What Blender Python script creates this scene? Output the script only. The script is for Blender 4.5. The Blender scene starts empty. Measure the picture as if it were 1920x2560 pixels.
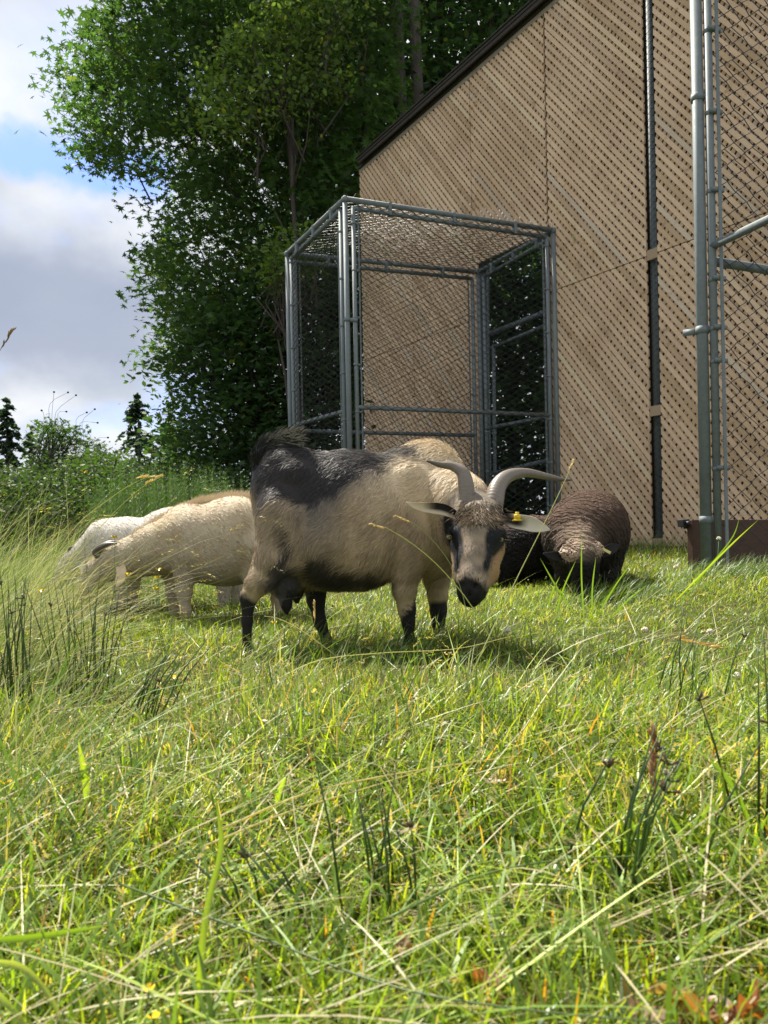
import bpy, math, random
import numpy as np
from mathutils import Vector
PI = math.pi
random.seed(7)
R = np.random.default_rng(11)
S = bpy.context.scene
COL = S.collection

# ------------------------------------------------------------------ camera
F = 1922.0                                   # focal length in pixels of a 1920 x 2560 frame
HV = 1372.0                                  # image row of the horizon on the centre line
PITCH = 0.0
ROLL = math.radians(1.15)
r0 = np.array([1.0, 0, 0]); f0 = np.array([0, math.cos(PITCH), math.sin(PITCH)]); u0 = np.array([0, -math.sin(PITCH), math.cos(PITCH)])
CR = math.cos(ROLL) * r0 - math.sin(ROLL) * u0
CU = math.cos(ROLL) * u0 + math.sin(ROLL) * r0
cam_d = bpy.data.cameras.new('camera'); cam = bpy.data.objects.new('camera', cam_d); COL.objects.link(cam)
from mathutils import Matrix
cam.matrix_world = Matrix(((CR[0], CU[0], -f0[0], 0), (CR[1], CU[1], -f0[1], 0), (CR[2], CU[2], -f0[2], 0), (0, 0, 0, 1)))
cam_d.sensor_fit = 'VERTICAL'; cam_d.sensor_height = 36.0; cam_d.lens = 36 * F / 2560; cam_d.shift_y = (HV - 1280) / 2560
cam_d.clip_start = 0.05; cam_d.clip_end = 2000
cam_d.dof.use_dof = True; cam_d.dof.focus_distance = 2.9; cam_d.dof.aperture_fstop = 9.0
S.camera = cam

# ------------------------------------------------------------------ sky and sun
SUN_DIR = np.array([-0.42, 0.60, 0.0]); SUN_EL = math.radians(57)
SUN_DIR[:2] /= np.linalg.norm(SUN_DIR[:2]); SUN_DIR *= math.cos(SUN_EL); SUN_DIR[2] = math.sin(SUN_EL)
w = bpy.data.worlds.new('World'); S.world = w; w.use_nodes = True
nt = w.node_tree; nt.nodes.clear()
def N(t, typ, **kw):
    n = t.nodes.new(typ)
    for k, v in kw.items(): setattr(n, k, v)
    return n
def mathn(t, op, a, b=None, clamp=False):
    n = N(t, 'ShaderNodeMath', operation=op); n.use_clamp = clamp
    for i, x in enumerate((a, b)):
        if x is None: continue
        if isinstance(x, (int, float)): n.inputs[i].default_value = x
        else: t.links.new(x, n.inputs[i])
    return n.outputs[0]
def ramp(t, fac, stops, interp='EASE'):
    n = N(t, 'ShaderNodeValToRGB'); cr = n.color_ramp; cr.interpolation = interp
    while len(cr.elements) < len(stops): cr.elements.new(0.5)
    for e, (p, c) in zip(cr.elements, stops):
        e.position = p; e.color = (c, c, c, 1) if isinstance(c, (int, float)) else (*c, 1)
    t.links.new(fac, n.inputs[0]); return n.outputs[0]
def mixc(t, fac, a, b, mode='MIX'):
    n = N(t, 'ShaderNodeMix', data_type='RGBA', blend_type=mode)
    for s, x in ((0, fac), (6, a), (7, b)):
        if isinstance(x, (int, float)): n.inputs[s].default_value = x
        elif isinstance(x, tuple): n.inputs[s].default_value = (*x, 1)
        else: t.links.new(x, n.inputs[s])
    return n.outputs[2]
sky = N(nt, 'ShaderNodeTexSky'); sky.sky_type = 'NISHITA'; sky.sun_disc = False
sky.sun_elevation = SUN_EL; sky.sun_rotation = math.atan2(SUN_DIR[0], SUN_DIR[1]); sky.air_density = 1.0; sky.dust_density = 1.2; sky.altitude = 50
tc = N(nt, 'ShaderNodeTexCoord')
sep = N(nt, 'ShaderNodeSeparateXYZ'); nt.links.new(tc.outputs['Generated'], sep.inputs[0])
den = mathn(nt, 'ADD', mathn(nt, 'MAXIMUM', sep.outputs[2], 0.0), 0.28)
cmb = N(nt, 'ShaderNodeCombineXYZ')
nt.links.new(mathn(nt, 'DIVIDE', sep.outputs[0], den), cmb.inputs[0]); nt.links.new(mathn(nt, 'DIVIDE', sep.outputs[1], den), cmb.inputs[1])
def noise(t, vec, scale, detail=6, rough=0.55, off=(0, 0, 0), dist=0.0):
    m = N(t, 'ShaderNodeMapping'); m.inputs['Location'].default_value = off; t.links.new(vec, m.inputs[0])
    n = N(t, 'ShaderNodeTexNoise'); n.inputs['Scale'].default_value = scale; n.inputs['Detail'].default_value = detail
    n.inputs['Roughness'].default_value = rough; n.inputs['Distortion'].default_value = dist
    t.links.new(m.outputs[0], n.inputs['Vector']); return n.outputs[0]
cov = noise(nt, cmb.outputs[0], 1.7, 8, 0.52, (3.1, 1.7, 0), 0.2)
shade = noise(nt, cmb.outputs[0], 1.5, 6, 0.5, (8.3, 4.2, 2.0), 0.15)
# the gap of blue that opens between two cloud banks
def blob(cx, cy, cz, ex, ey, ez):
    v = N(nt, 'ShaderNodeVectorMath', operation='SUBTRACT'); nt.links.new(tc.outputs['Generated'], v.inputs[0]); v.inputs[1].default_value = (cx, cy, cz)
    s = N(nt, 'ShaderNodeVectorMath', operation='MULTIPLY'); nt.links.new(v.outputs[0], s.inputs[0]); s.inputs[1].default_value = (1 / ex, 1 / ey, 1 / ez)
    l = N(nt, 'ShaderNodeVectorMath', operation='LENGTH'); nt.links.new(s.outputs[0], l.inputs[0]); return l.outputs[1]
def dirpx(u, v):
    d = CR * (u - 960) / F + CU * (HV - v) / F + f0; return d / np.linalg.norm(d)
g = dirpx(200, 405)
gap = blob(*g, 0.12, 0.3, 0.034)
gapn = mathn(nt, 'ADD', gap, mathn(nt, 'MULTIPLY', mathn(nt, 'SUBTRACT', noise(nt, tc.outputs['Generated'], 7.0, 6, 0.55, (1.2, 0.3, 0.1)), 0.5), 2.4))
gapf = ramp(nt, gapn, [(0.45, 0.0), (1.1, 1.0)])
covf = ramp(nt, cov, [(0.33, 0.55), (0.47, 1.0)])
covf = mathn(nt, 'MULTIPLY', covf, gapf, True)
# grey cloud bases (broad) and bright edges
gb = dirpx(100, 770)
base = blob(*gb, 0.34, 0.5, 0.105)
basef = ramp(nt, mathn(nt, 'ADD', base, mathn(nt, 'MULTIPLY', mathn(nt, 'SUBTRACT', noise(nt, tc.outputs['Generated'], 4.0, 6, 0.5, (4.2, 2.3, 0.1)), 0.5), 1.8)), [(0.35, 1.0), (1.0, 0.0)])
shf = ramp(nt, shade, [(0.36, 0.0), (0.64, 1.0)])
cl = mixc(nt, shf, (2.4, 2.65, 3.1), (4.4, 4.5, 4.65))
cl = mixc(nt, mathn(nt, 'MULTIPLY', basef, 0.85), cl, (1.65, 1.9, 2.5))
skyc = mixc(nt, covf, mixc(nt, 1.0, sky.outputs[0], (0.50, 0.62, 0.95), 'MULTIPLY'), cl)
bg = N(nt, 'ShaderNodeBackground'); bg.inputs[1].default_value = 0.12
nt.links.new(skyc, bg.inputs[0]); wo = N(nt, 'ShaderNodeOutputWorld'); nt.links.new(bg.outputs[0], wo.inputs[0])

sd = bpy.data.lights.new('sun', 'SUN'); sd.energy = 5.0; sd.angle = math.radians(0.55); sd.color = (1.0, 0.94, 0.83)
so = bpy.data.objects.new('sun', sd); COL.objects.link(so)
so.rotation_euler = Vector(SUN_DIR).to_track_quat('Z', 'Y').to_euler(); so.location = tuple(SUN_DIR * 60)
S.view_settings.view_transform = 'Standard'; S.view_settings.look = 'None'; S.view_settings.exposure = 0.98; S.view_settings.gamma = 1
S.render.engine = 'CYCLES'
S.cycles.max_bounces = 6; S.cycles.transparent_max_bounces = 4; S.cycles.diffuse_bounces = 3; S.cycles.transmission_bounces = 3

# ------------------------------------------------------------------ helpers
def P(u, v, y):
    """point on the sight line of photo pixel (u, v) that lies y metres ahead"""
    d = CR * (u - 960) / F + CU * (HV - v) / F + f0
    return d * (y / d[1])
def proj(p):
    p = np.asarray(p); z = p @ f0
    return 960 + F * (p @ CR) / z, HV - F * (p @ CU) / z
def ground(x, y):
    x = np.asarray(x, float); y = np.asarray(y, float)
    yy = np.minimum(y, 9.0); xx = np.clip(x, -6, 4)
    z = -0.49 + 0.05 * yy + 0.03 * xx
    z = z + 0.012 * np.sin(x * 5.1 + 1.3) * np.sin(y * 4.3) + 0.02 * np.sin(x * 1.7 + y * 1.1)
    return z + np.maximum(y - 14, 0) * 0.004
def link(o, parent=None):
    COL.objects.link(o)
    if parent is not None: o.parent = parent
    return o
def tag(o, label=None, cat=None, group=None, kind=None):
    if label: o['label'] = label
    if cat: o['category'] = cat
    if group: o['group'] = group
    if kind: o['kind'] = kind
    return o
def empty(name, loc, label, cat, group=None):
    o = bpy.data.objects.new(name, None); o.empty_display_size = 0.1; o.location = tuple(loc); COL.objects.link(o)
    return tag(o, label, cat, group)
def npmesh(name, V, Fa, mat=None, col=None, smooth=False, parent=None):
    """V (n,3); Fa (m,k) faces; col (n,3) albedo; V is in world space, the parent (an empty) only shifts it"""
    V = np.asarray(V, np.float32); Fa = np.asarray(Fa, np.int32)
    if parent is not None: V = V - np.array(parent.location, np.float32)
    m = bpy.data.meshes.new(name); k = Fa.shape[1]
    m.vertices.add(len(V)); m.vertices.foreach_set('co', V.ravel())
    m.loops.add(Fa.size); m.loops.foreach_set('vertex_index', Fa.ravel())
    m.polygons.add(len(Fa)); m.polygons.foreach_set('loop_start', np.arange(0, Fa.size, k, dtype=np.int32))
    if smooth: m.polygons.foreach_set('use_smooth', np.ones(len(Fa), bool))
    if col is not None:
        a = m.color_attributes.new('Col', 'FLOAT_COLOR', 'POINT')
        c = np.ones((len(V), 4), np.float32); c[:, :3] = col; a.data.foreach_set('color', c.ravel())
    m.update(calc_edges=True)
    if mat: m.materials.append(mat)
    return link(bpy.data.objects.new(name, m), parent)
class MB:
    """collects simple pieces into one mesh"""
    def __init__(s): s.v = []; s.f = []
    def add(s, vs, fs):
        b = len(s.v); s.v += [tuple(float(c) for c in x) for x in vs]; s.f += [tuple(i + b for i in f) for f in fs]; return s
    def box(s, c, ax, ay, az):
        c = np.array(c, float); ax = np.array(ax, float) / 2; ay = np.array(ay, float) / 2; az = np.array(az, float) / 2
        vs = [c + i * ax + j * ay + k * az for k in (-1, 1) for j in (-1, 1) for i in (-1, 1)]
        return s.add(vs, [(0, 2, 3, 1), (4, 5, 7, 6), (0, 1, 5, 4), (2, 6, 7, 3), (0, 4, 6, 2), (1, 3, 7, 5)])
    def tube(s, pts, rad, n=10, cap=True):
        pts = [np.array(p, float) for p in pts]
        if isinstance(rad, (int, float)): rad = [rad] * len(pts)
        vs = []; prev = None
        for i, p in enumerate(pts):
            t = pts[min(i + 1, len(pts) - 1)] - pts[max(i - 1, 0)]; t = t / (np.linalg.norm(t) + 1e-12)
            if prev is None:
                a = np.array([0, 0, 1.0]) if abs(t[2]) < 0.9 else np.array([0, 1.0, 0])
                e = np.cross(t, a)
            else: e = prev - t * (prev @ t)
            e = e / (np.linalg.norm(e) + 1e-12); prev = e; g = np.cross(t, e)
            for k in range(n): vs.append(p + rad[i] * (math.cos(2 * PI * k / n) * e + math.sin(2 * PI * k / n) * g))
        fs = [(i * n + k, i * n + (k + 1) % n, (i + 1) * n + (k + 1) % n, (i + 1) * n + k) for i in range(len(pts) - 1) for k in range(n)]
        if cap: fs += [tuple(range(n))[::-1], tuple(range((len(pts) - 1) * n, len(pts) * n))]
        return s.add(vs, fs)
    def build(s, name, mat, parent=None, smooth=False, bevel=0):
        off = np.array(parent.location) if parent is not None and parent.type == 'EMPTY' else np.zeros(3)
        if parent is not None and parent.type != 'EMPTY' and parent.parent is not None: off = np.array(parent.parent.location)
        m = bpy.data.meshes.new(name); m.from_pydata([tuple(np.array(v) - off) for v in s.v], [], s.f); m.update()
        if mat: m.materials.append(mat)
        if smooth:
            m.polygons.foreach_set('use_smooth', [len(p.vertices) <= 4 for p in m.polygons])
        o = link(bpy.data.objects.new(name, m), parent)
        if bevel:
            b = o.modifiers.new('bevel', 'BEVEL'); b.width = bevel; b.segments = 2; b.limit_method = 'ANGLE'
        return o
def setcol(o, col):
    m = o.data; a = m.color_attributes.new('Col', 'FLOAT_COLOR', 'POINT')
    c = np.ones((len(m.vertices), 4), np.float32); c[:, :3] = col; a.data.foreach_set('color', c.ravel()); return o

# ------------------------------------------------------------------ materials
def mat(name, build):
    m = bpy.data.materials.new(name); m.use_nodes = True; t = m.node_tree; t.nodes.clear()
    out = N(t, 'ShaderNodeOutputMaterial'); t.links.new(build(t), out.inputs[0]); return m
def princ(t, color, rough=0.6, metal=0.0, spec=0.5, bump=None, bstr=0.3, bdist=0.01, sub=0):
    p = N(t, 'ShaderNodeBsdfPrincipled')
    for key, x in (('Base Color', color), ('Roughness', rough), ('Metallic', metal)):
        if isinstance(x, tuple): p.inputs[key].default_value = (*x, 1)
        elif isinstance(x, (int, float)): p.inputs[key].default_value = x
        else: t.links.new(x, p.inputs[key])
    p.inputs['Specular IOR Level'].default_value = spec
    if bump is not None:
        b = N(t, 'ShaderNodeBump'); b.inputs['Strength'].default_value = bstr; b.inputs['Distance'].default_value = bdist
        t.links.new(bump, b.inputs['Height']); t.links.new(b.outputs[0], p.inputs['Normal'])
    return p.outputs[0]
def objco(t): return N(t, 'ShaderNodeTexCoord').outputs['Object']
def attr(t):
    a = N(t, 'ShaderNodeAttribute'); a.attribute_name = 'Col'; return a.outputs['Color']
def leafmat(name, trans=0.5, gloss=0.12, rough=0.42, tint=(1.15, 1.25, 0.55)):
    def b(t):
        c = attr(t)
        d = N(t, 'ShaderNodeBsdfDiffuse'); t.links.new(c, d.inputs[0])
        tr = N(t, 'ShaderNodeBsdfTranslucent'); t.links.new(mixc(t, 1.0, c, tint, 'MULTIPLY'), tr.inputs[0])
        m1 = N(t, 'ShaderNodeMixShader'); m1.inputs[0].default_value = trans
        t.links.new(d.outputs[0], m1.inputs[1]); t.links.new(tr.outputs[0], m1.inputs[2])
        gl = N(t, 'ShaderNodeBsdfGlossy'); gl.inputs['Roughness'].default_value = rough; gl.inputs[0].default_value = (0.95, 1, 0.9, 1)
        m2 = N(t, 'ShaderNodeMixShader'); m2.inputs[0].default_value = gloss
        t.links.new(m1.outputs[0], m2.inputs[1]); t.links.new(gl.outputs[0], m2.inputs[2]); return m2.outputs[0]
    return mat(name, b)
M_grass = leafmat('grass_blade', 0.55, 0.045, 0.42, (1.45, 1.4, 0.35))
M_straw = leafmat('dry_grass', 0.4, 0.04, 0.5, (1.1, 1.1, 0.75))
M_blade = leafmat('broad_blade', 0.75, 0.03, 0.5, (1.4, 1.35, 0.4))
M_leaf = leafmat('tree_leaf', 0.48, 0.028, 0.5, (1.15, 1.35, 0.45))
M_fur = mat('fur', lambda t: princ(t, attr(t), 0.55, 0, 0.35))
def hide_b(t):
    n = noise(t, objco(t), 60, 4, 0.6)
    return princ(t, attr(t), 0.7, 0, 0.2, n, 0.5, 0.004)
M_hide = mat('animal_hide', hide_b)
def wool_b(t):
    co = objco(t)
    wv = N(t, 'ShaderNodeTexWave', wave_type='BANDS', bands_direction='DIAGONAL'); wv.inputs['Scale'].default_value = 17; wv.inputs['Distortion'].default_value = 7
    wv.inputs['Detail'].default_value = 3; wv.inputs['Detail Scale'].default_value = 1.6; t.links.new(co, wv.inputs[0])
    n = noise(t, co, 130, 4, 0.6)
    h = mathn(t, 'ADD', mathn(t, 'MULTIPLY', wv.outputs['Fac'], 1.0), mathn(t, 'MULTIPLY', n, 0.7))
    return princ(t, attr(t), 0.9, 0, 0.12, h, 0.9, 0.012)
M_wool = mat('sheep_wool', wool_b)
def galv_b(t):
    co = objco(t); n = noise(t, co, 45, 3, 0.5); n2 = noise(t, co, 4, 4, 0.6, (4, 2, 1))
    c = mixc(t, n, (0.13, 0.155, 0.16), (0.23, 0.26, 0.265)); c = mixc(t, ramp(t, n2, [(0.5, 0.0), (0.75, 0.5)]), c, (0.12, 0.13, 0.125))
    return princ(t, c, mathn(t, 'ADD', mathn(t, 'MULTIPLY', n, 0.25), 0.5), 0.18, 0.3, n, 0.08, 0.002)
M_galv = mat('galvanised_pipe', galv_b)
M_wire = mat('galvanised_wire', lambda t: princ(t, (0.038, 0.040, 0.042), 0.48, 0.25, 0.5))
def wood_b(t):
    co = objco(t); a = attr(t)
    m = N(t, 'ShaderNodeMapping'); m.inputs['Scale'].default_value = (1, 1, 1); t.links.new(co, m.inputs[0])
    big = noise(t, co, 0.9, 4, 0.6, (3, 5, 1)); st = noise(t, co, 9, 5, 0.65, (1, 1, 7)); fine = noise(t, co, 80, 4, 0.7)
    c = mixc(t, ramp(t, big, [(0.42, 0.0), (0.66, 0.45)]), a, mixc(t, 1.0, a, (0.62, 0.56, 0.46), 'MULTIPLY'))
    c = mixc(t, ramp(t, st, [(0.56, 0.0), (0.74, 0.75)]), c, mixc(t, 1.0, c, (0.50, 0.42, 0.33), 'MULTIPLY'))
    c = mixc(t, ramp(t, fine, [(0.35, 0.16), (0.65, 0.0)]), c, (0.16, 0.12, 0.08))
    return princ(t, c, 0.8, 0, 0.25, fine, 0.3, 0.002)
M_wood = mat('lattice_wood', wood_b)
def plank_b(t):
    co = objco(t); m = N(t, 'ShaderNodeMapping'); m.inputs['Scale'].default_value = (2, 2, 14); t.links.new(co, m.inputs[0])
    n = noise(t, m.outputs[0], 6, 5, 0.6, (0, 0, 0), 1.2)
    c = mixc(t, n, (0.045, 0.022, 0.014), (0.125, 0.066, 0.042)); return princ(t, c, 0.65, 0, 0.35, n, 0.3, 0.003)
M_plank = mat('dark_stained_board', plank_b)
def roof_b(t):
    co = objco(t); n = noise(t, co, 30, 5, 0.7); return princ(t, mixc(t, n, (0.03, 0.027, 0.024), (0.085, 0.075, 0.066)), 0.9, 0, 0.2, n, 0.5, 0.01)
M_roof = mat('roof_shingle', roof_b)
def bark_b(t):
    co = objco(t); m = N(t, 'ShaderNodeMapping'); m.inputs['Scale'].default_value = (1, 1, 0.25); t.links.new(co, m.inputs[0])
    n = noise(t, m.outputs[0], 22, 6, 0.65); return princ(t, mixc(t, n, (0.025, 0.02, 0.016), (0.12, 0.10, 0.085)), 0.9, 0, 0.2, n, 0.8, 0.03)
M_bark = mat('bark', bark_b)
def soil_b(t):
    co = objco(t); n = noise(t, co, 14, 6, 0.7); n2 = noise(t, co, 2.2, 4, 0.6, (2, 3, 1))
    c = mixc(t, n, (0.028, 0.032, 0.012), (0.085, 0.10, 0.03)); c = mixc(t, ramp(t, n2, [(0.5, 0), (0.7, 0.6)]), c, (0.09, 0.075, 0.035))
    return princ(t, c, 0.95, 0, 0.1, n, 0.8, 0.03)
M_soil = mat('thatch_and_soil', soil_b)
def horn_b(t):
    co = objco(t); c = attr(t); n = noise(t, co, 90, 4, 0.6)
    return princ(t, mixc(t, mathn(t, 'MULTIPLY', n, 0.6), c, mixc(t, 1.0, c, (0.45, 0.42, 0.38), 'MULTIPLY')), 0.42, 0, 0.5, n, 0.25, 0.002)
M_horn = mat('horn', horn_b)
M_eye = mat('eye_amber', lambda t: princ(t, (0.26, 0.20, 0.08), 0.08, 0, 0.8))
M_black = mat('black_gloss', lambda t: princ(t, (0.008, 0.008, 0.008), 0.15, 0, 0.6))
M_dark = mat('black_rubber', lambda t: princ(t, (0.012, 0.012, 0.013), 0.45, 0, 0.5))
M_tag = mat('yellow_tag', lambda t: princ(t, (0.75, 0.52, 0.03), 0.4, 0, 0.5))
M_paletag = mat('pale_tag', lambda t: princ(t, (0.72, 0.62, 0.22), 0.45, 0, 0.5))
M_petal = mat('yellow_petal', lambda t: princ(t, (0.85, 0.60, 0.01), 0.3, 0, 0.5))
M_clover = mat('clover_white', lambda t: princ(t, (0.72, 0.66, 0.52), 0.7, 0, 0.3))

# ------------------------------------------------------------------ ground
gx = np.concatenate([np.linspace(-400, -12, 14), np.linspace(-10, 12, 90), np.linspace(15, 400, 14)])
gy = np.concatenate([np.linspace(-60, -2, 6), np.linspace(-1, 14, 70), np.linspace(17, 900, 22)])
X, Y = np.meshgrid(gx, gy); Z = ground(X, Y)
V = np.stack([X, Y, Z], -1).reshape(-1, 3); nx = len(gx); ii = (np.arange(len(gy) - 1)[:, None] * nx + np.arange(nx - 1)[None]).ravel()
tag(npmesh('ground', V, np.stack([ii, ii + 1, ii + nx + 1, ii + nx], 1), M_soil, smooth=True), 'grassy paddock ground rising gently towards the enclosure', kind='structure')

# ------------------------------------------------------------------ the aviary (lattice wall)
Z0 = 11.6; wd = np.array([0.7326, -1.0, 0]); wd /= np.linalg.norm(wd); wn = np.array([-0.8067, -0.5910, 0]); wn /= np.linalg.norm(wn)
UP = np.array([0, 0, 1.0])
O = P(911, 900, Z0).copy(); O[2] = 0
def WP(s, z, d=0.0): return O + wd * s + wn * d + UP * z
def kz(k): return Z0 * (1 - 0.0848 * k)
zt0 = P(911, 427, Z0)[2]; zt3 = P(1414, 0, kz(3.15))[2]
def ztop(s): return zt0 + (zt3 - zt0) * s / (3.15 * 1.22)
ZBOT = -0.17; ZSEAM = 2.84
RIDGE = 9.0 * 1.22
aviary = empty('aviary', WP(0, -0.2), 'tall lattice-clad aviary with sloping dark roof edge behind the cage', 'building')
def clip(poly, a, b, c):           # keep a*x+b*y<=c
    out = []
    for i in range(len(poly)):
        p, q = poly[i], poly[(i + 1) % len(poly)]
        dp = a * p[0] + b * p[1] - c; dq = a * q[0] + b * q[1] - c
        if dp <= 0: out.append(p)
        if dp * dq < 0:
            t = dp / (dp - dq); out.append((p[0] + t * (q[0] - p[0]), p[1] + t * (q[1] - p[1])))
    return out
def prism(mb, poly, d0, d1):
    n = len(poly); vs = [WP(x, z, d0) for x, z in poly] + [WP(x, z, d1) for x, z in poly]
    fs = [tuple(range(n)), tuple(range(2 * n - 1, n - 1, -1))] + [(i, i + n, (i + 1) % n + n, (i + 1) % n) for i in range(n)]
    mb.add(vs, fs)
# panels: (s0, s1, zlo, zhi or None for the roof line)
def k2s(u): return 1.22 * (u - 911) / (38 + 0.0848 * u)
s_open0, s_open1 = k2s(1199), k2s(1378); gap0, gap1 = k2s(1620), k2s(1646)
ZOPEN = 3.52
panels = []
e = 0.005
edges = [0, 1.22, 2.44, 3.66, gap0, gap1, gap1 + 1.22, gap1 + 2.44]
cols = [(0, 1.22), (1.22, 2.44), (2.44, 3.66), (3.66, gap0), (gap1, gap1 + 1.22), (gap1 + 1.22, gap1 + 2.44)]
for a, b in cols:
    for lo, hi in ((ZBOT + 0.13, ZSEAM), (ZSEAM, None)):
        pa, pb = a + e, b - e
        base_poly = [(pa, lo + e), (pb, lo + e), (pb, (hi - e) if hi else ztop(pb) - 0.02), (pa, (hi - e) if hi else ztop(pa) - 0.02)]
        # cut the doorway of the cage out of the cladding
        if b <= s_open0 or a >= s_open1: panels.append(base_poly); continue
        if a < s_open0: panels.append(clip(base_poly, 1, 0, s_open0))
        if b > s_open1: panels.append(clip(base_poly, -1, 0, -s_open1))
        if hi is None: 
            mid = clip(clip(clip(base_poly, -1, 0, -max(a, s_open0) - 0), 1, 0, min(b, s_open1)), 0, -1, -ZOPEN)
            if len(mid) > 2: panels.append(mid)
DXs, DZs = 0.0404, 0.0527                 # one lattice step along the wall and down it
L = math.hypot(DXs, DZs); slw = 0.0405
front_list = []; back_mb = MB()
woodc = []
def wcol():
    b = np.array([0.75, 0.545, 0.36]); v = R.normal(1, 0.07); g = R.random()
    c = b * v
    if g < 0.04: c = np.array([0.68, 0.55, 0.41]) * R.normal(1, 0.06)
    elif g > 0.88: c = np.array([0.62, 0.44, 0.27]) * v
    return np.clip(c, 0.05, 0.8)
bcols = []; restmb = MB(); rcols = []
for poly in panels:
    xs = [p[0] for p in poly]; zs = [p[1] for p in poly]; x0, x1 = min(xs), max(xs)
    if x1 - x0 < 0.02: continue
    cz = 0.1054
    slope = DZs / DXs
    for sgn, layer in ((-1, 0), (1, 1)):
        dirv = np.array([DXs, sgn * DZs]) / L; nrm = np.array([-dirv[1], dirv[0]]) if sgn < 0 else np.array([dirv[1], -dirv[0]])
        # lines z = sgn*slope*x + c
        cs = [z - sgn * slope * x for x, z in poly]; c0, c1 = min(cs), max(cs)
        c = math.floor(c0 / cz) * cz - cz
        while c < c1 + cz:
            cc = c + R.normal(0, 0.003); ang = R.normal(0, 0.0025)
            x0_, x1_ = x0 - 0.1, x1 + 0.1
            d2 = np.array([math.cos(ang) * dirv[0] - math.sin(ang) * dirv[1], math.sin(ang) * dirv[0] + math.cos(ang) * dirv[1]])
            pm = np.array([(x0 + x1) / 2, cc + sgn * slope * (x0 + x1) / 2]); n2 = np.array([-d2[1], d2[0]]); hw = slw / 2 * R.normal(1, 0.02)
            big = 12
            quad = [tuple(pm - d2 * big - n2 * hw), tuple(pm + d2 * big - n2 * hw), tuple(pm + d2 * big + n2 * hw), tuple(pm - d2 * big + n2 * hw)]
            q = quad
            for i in range(len(poly)):
                p, r = poly[i], poly[(i + 1) % len(poly)]
                ex, ez = r[0] - p[0], r[1] - p[1]
                q = clip(q, ez, -ex, ez * p[0] - ex * p[1])
                if len(q) < 3: break
            c += cz
            if len(q) < 3: continue
            if layer == 0: front_list.append((max(t[0] for t in q), q))
            else:
                nv = len(back_mb.v); prism(back_mb, q, 0.0, 0.012); bcols += [wcol() * 0.85] * (len(back_mb.v) - nv)  # back layer's colour darkened to stand in for shade behind the front slats
front_list.sort(key=lambda t: -(t[0] if t[0] < 6.3 else 0))
for i, (sx, q) in enumerate(front_list):
    if i < 300 :
        mb = MB(); prism(mb, q, 0.013, 0.026); o = mb.build('slat', M_wood, aviary); setcol(o, wcol())
    else:
        nv = len(restmb.v); prism(restmb, q, 0.013, 0.026); rcols += [wcol()] * (len(restmb.v) - nv)
o = restmb.build('front_slats', M_wood, aviary); setcol(o, np.array(rcols)); tag(o, kind='stuff')
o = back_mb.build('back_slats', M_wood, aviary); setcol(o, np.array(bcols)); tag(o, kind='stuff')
# trim, base board, gap boards, roof
SR = edges[-1]
mb = MB(); mb.box(WP(SR / 2, ZBOT + 0.055, 0.018), wd * SR, wn * 0.034, UP * 0.105); setcol(mb.build('base_board', M_wood, aviary), (0.36, 0.27, 0.17))
for zc in (P(1632, 636, kz(4.09))[2], P(1640, 1027, kz(4.09))[2], ZBOT + 0.17):
    mb = MB(); mb.box(WP((gap0 + gap1) / 2, zc, 0.004), wd * (gap1 - gap0 + 0.0), wn * 0.03, UP * 0.10); setcol(mb.build('cross_board', M_wood, aviary), (0.42, 0.31, 0.2))
def chain_link(name, org, ax, az, wdt, hgt, parent, pitch=0.062, rad=0.0028, nrmv=None, jit=0.002, sides=3, vr=0.55):
    """woven wire diamonds: zigzag pickets along az, spaced along ax"""
    ax = np.array(ax, float); az = np.array(az, float); nv = np.cross(ax, az); nv /= np.linalg.norm(nv)
    n = max(2, int(round(wdt / pitch))); px = wdt / n; m = max(2, int(round(hgt / (px * vr)))); st = hgt / m
    t = np.arange(m + 1)
    VV = []; FF = []; base = 0
    for i in range(n):
        for sgn in (0,):
            xo = (i + 0.5) * px + np.where((t + i) % 2 == 0, -0.5, 0.5) * px * 1.04
            dep = np.where(t % 2 == 0, -1, 1) * rad * 1.1
            # hooks: a short offset on both sides of each bend so wires cross rather than touch
            pts = org + ax * np.clip(xo, 0, wdt)[:, None] + az * (t * st)[:, None] + nv * dep[:, None]
            pts = pts + R.normal(0, jit, pts.shape) * np.array([1, 1, 0.6])
            q = []
            for k in range(sides):
                a = 2 * PI * k / sides; q.append(pts + rad * (math.cos(a) * nv + math.sin(a) * ax * 1.3))
            q = np.stack(q, 1).reshape(-1, 3); VV.append(q)
            a0 = (t[:-1] * sides)[:, None] + np.arange(sides)[None]; a1 = (t[:-1] * sides)[:, None] + (np.arange(sides)[None] + 1) % sides
            FF.append(np.stack([a0, a1, a1 + sides, a0 + sides], -1).reshape(-1, 4) + base); base += len(q)
    return npmesh(name, np.concatenate(VV), np.concatenate(FF), M_wire, smooth=True, parent=parent)
# pipe and mesh seen through the gap, dark liner behind
mb = MB(); mb.tube([WP((gap0 + gap1) / 2 - 0.06, ZBOT - 0.1, -0.09), WP((gap0 + gap1) / 2 - 0.06, ztop(gap0) - .05, -0.09)], 0.036, 12); mb.build('inner_post', M_galv, aviary, True)
chain_link('chain_link_mesh', WP(gap0 - 0.12, ZBOT, -0.035), wd, UP, 0.36, ztop(gap0) - ZBOT - 0.1, aviary)
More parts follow.
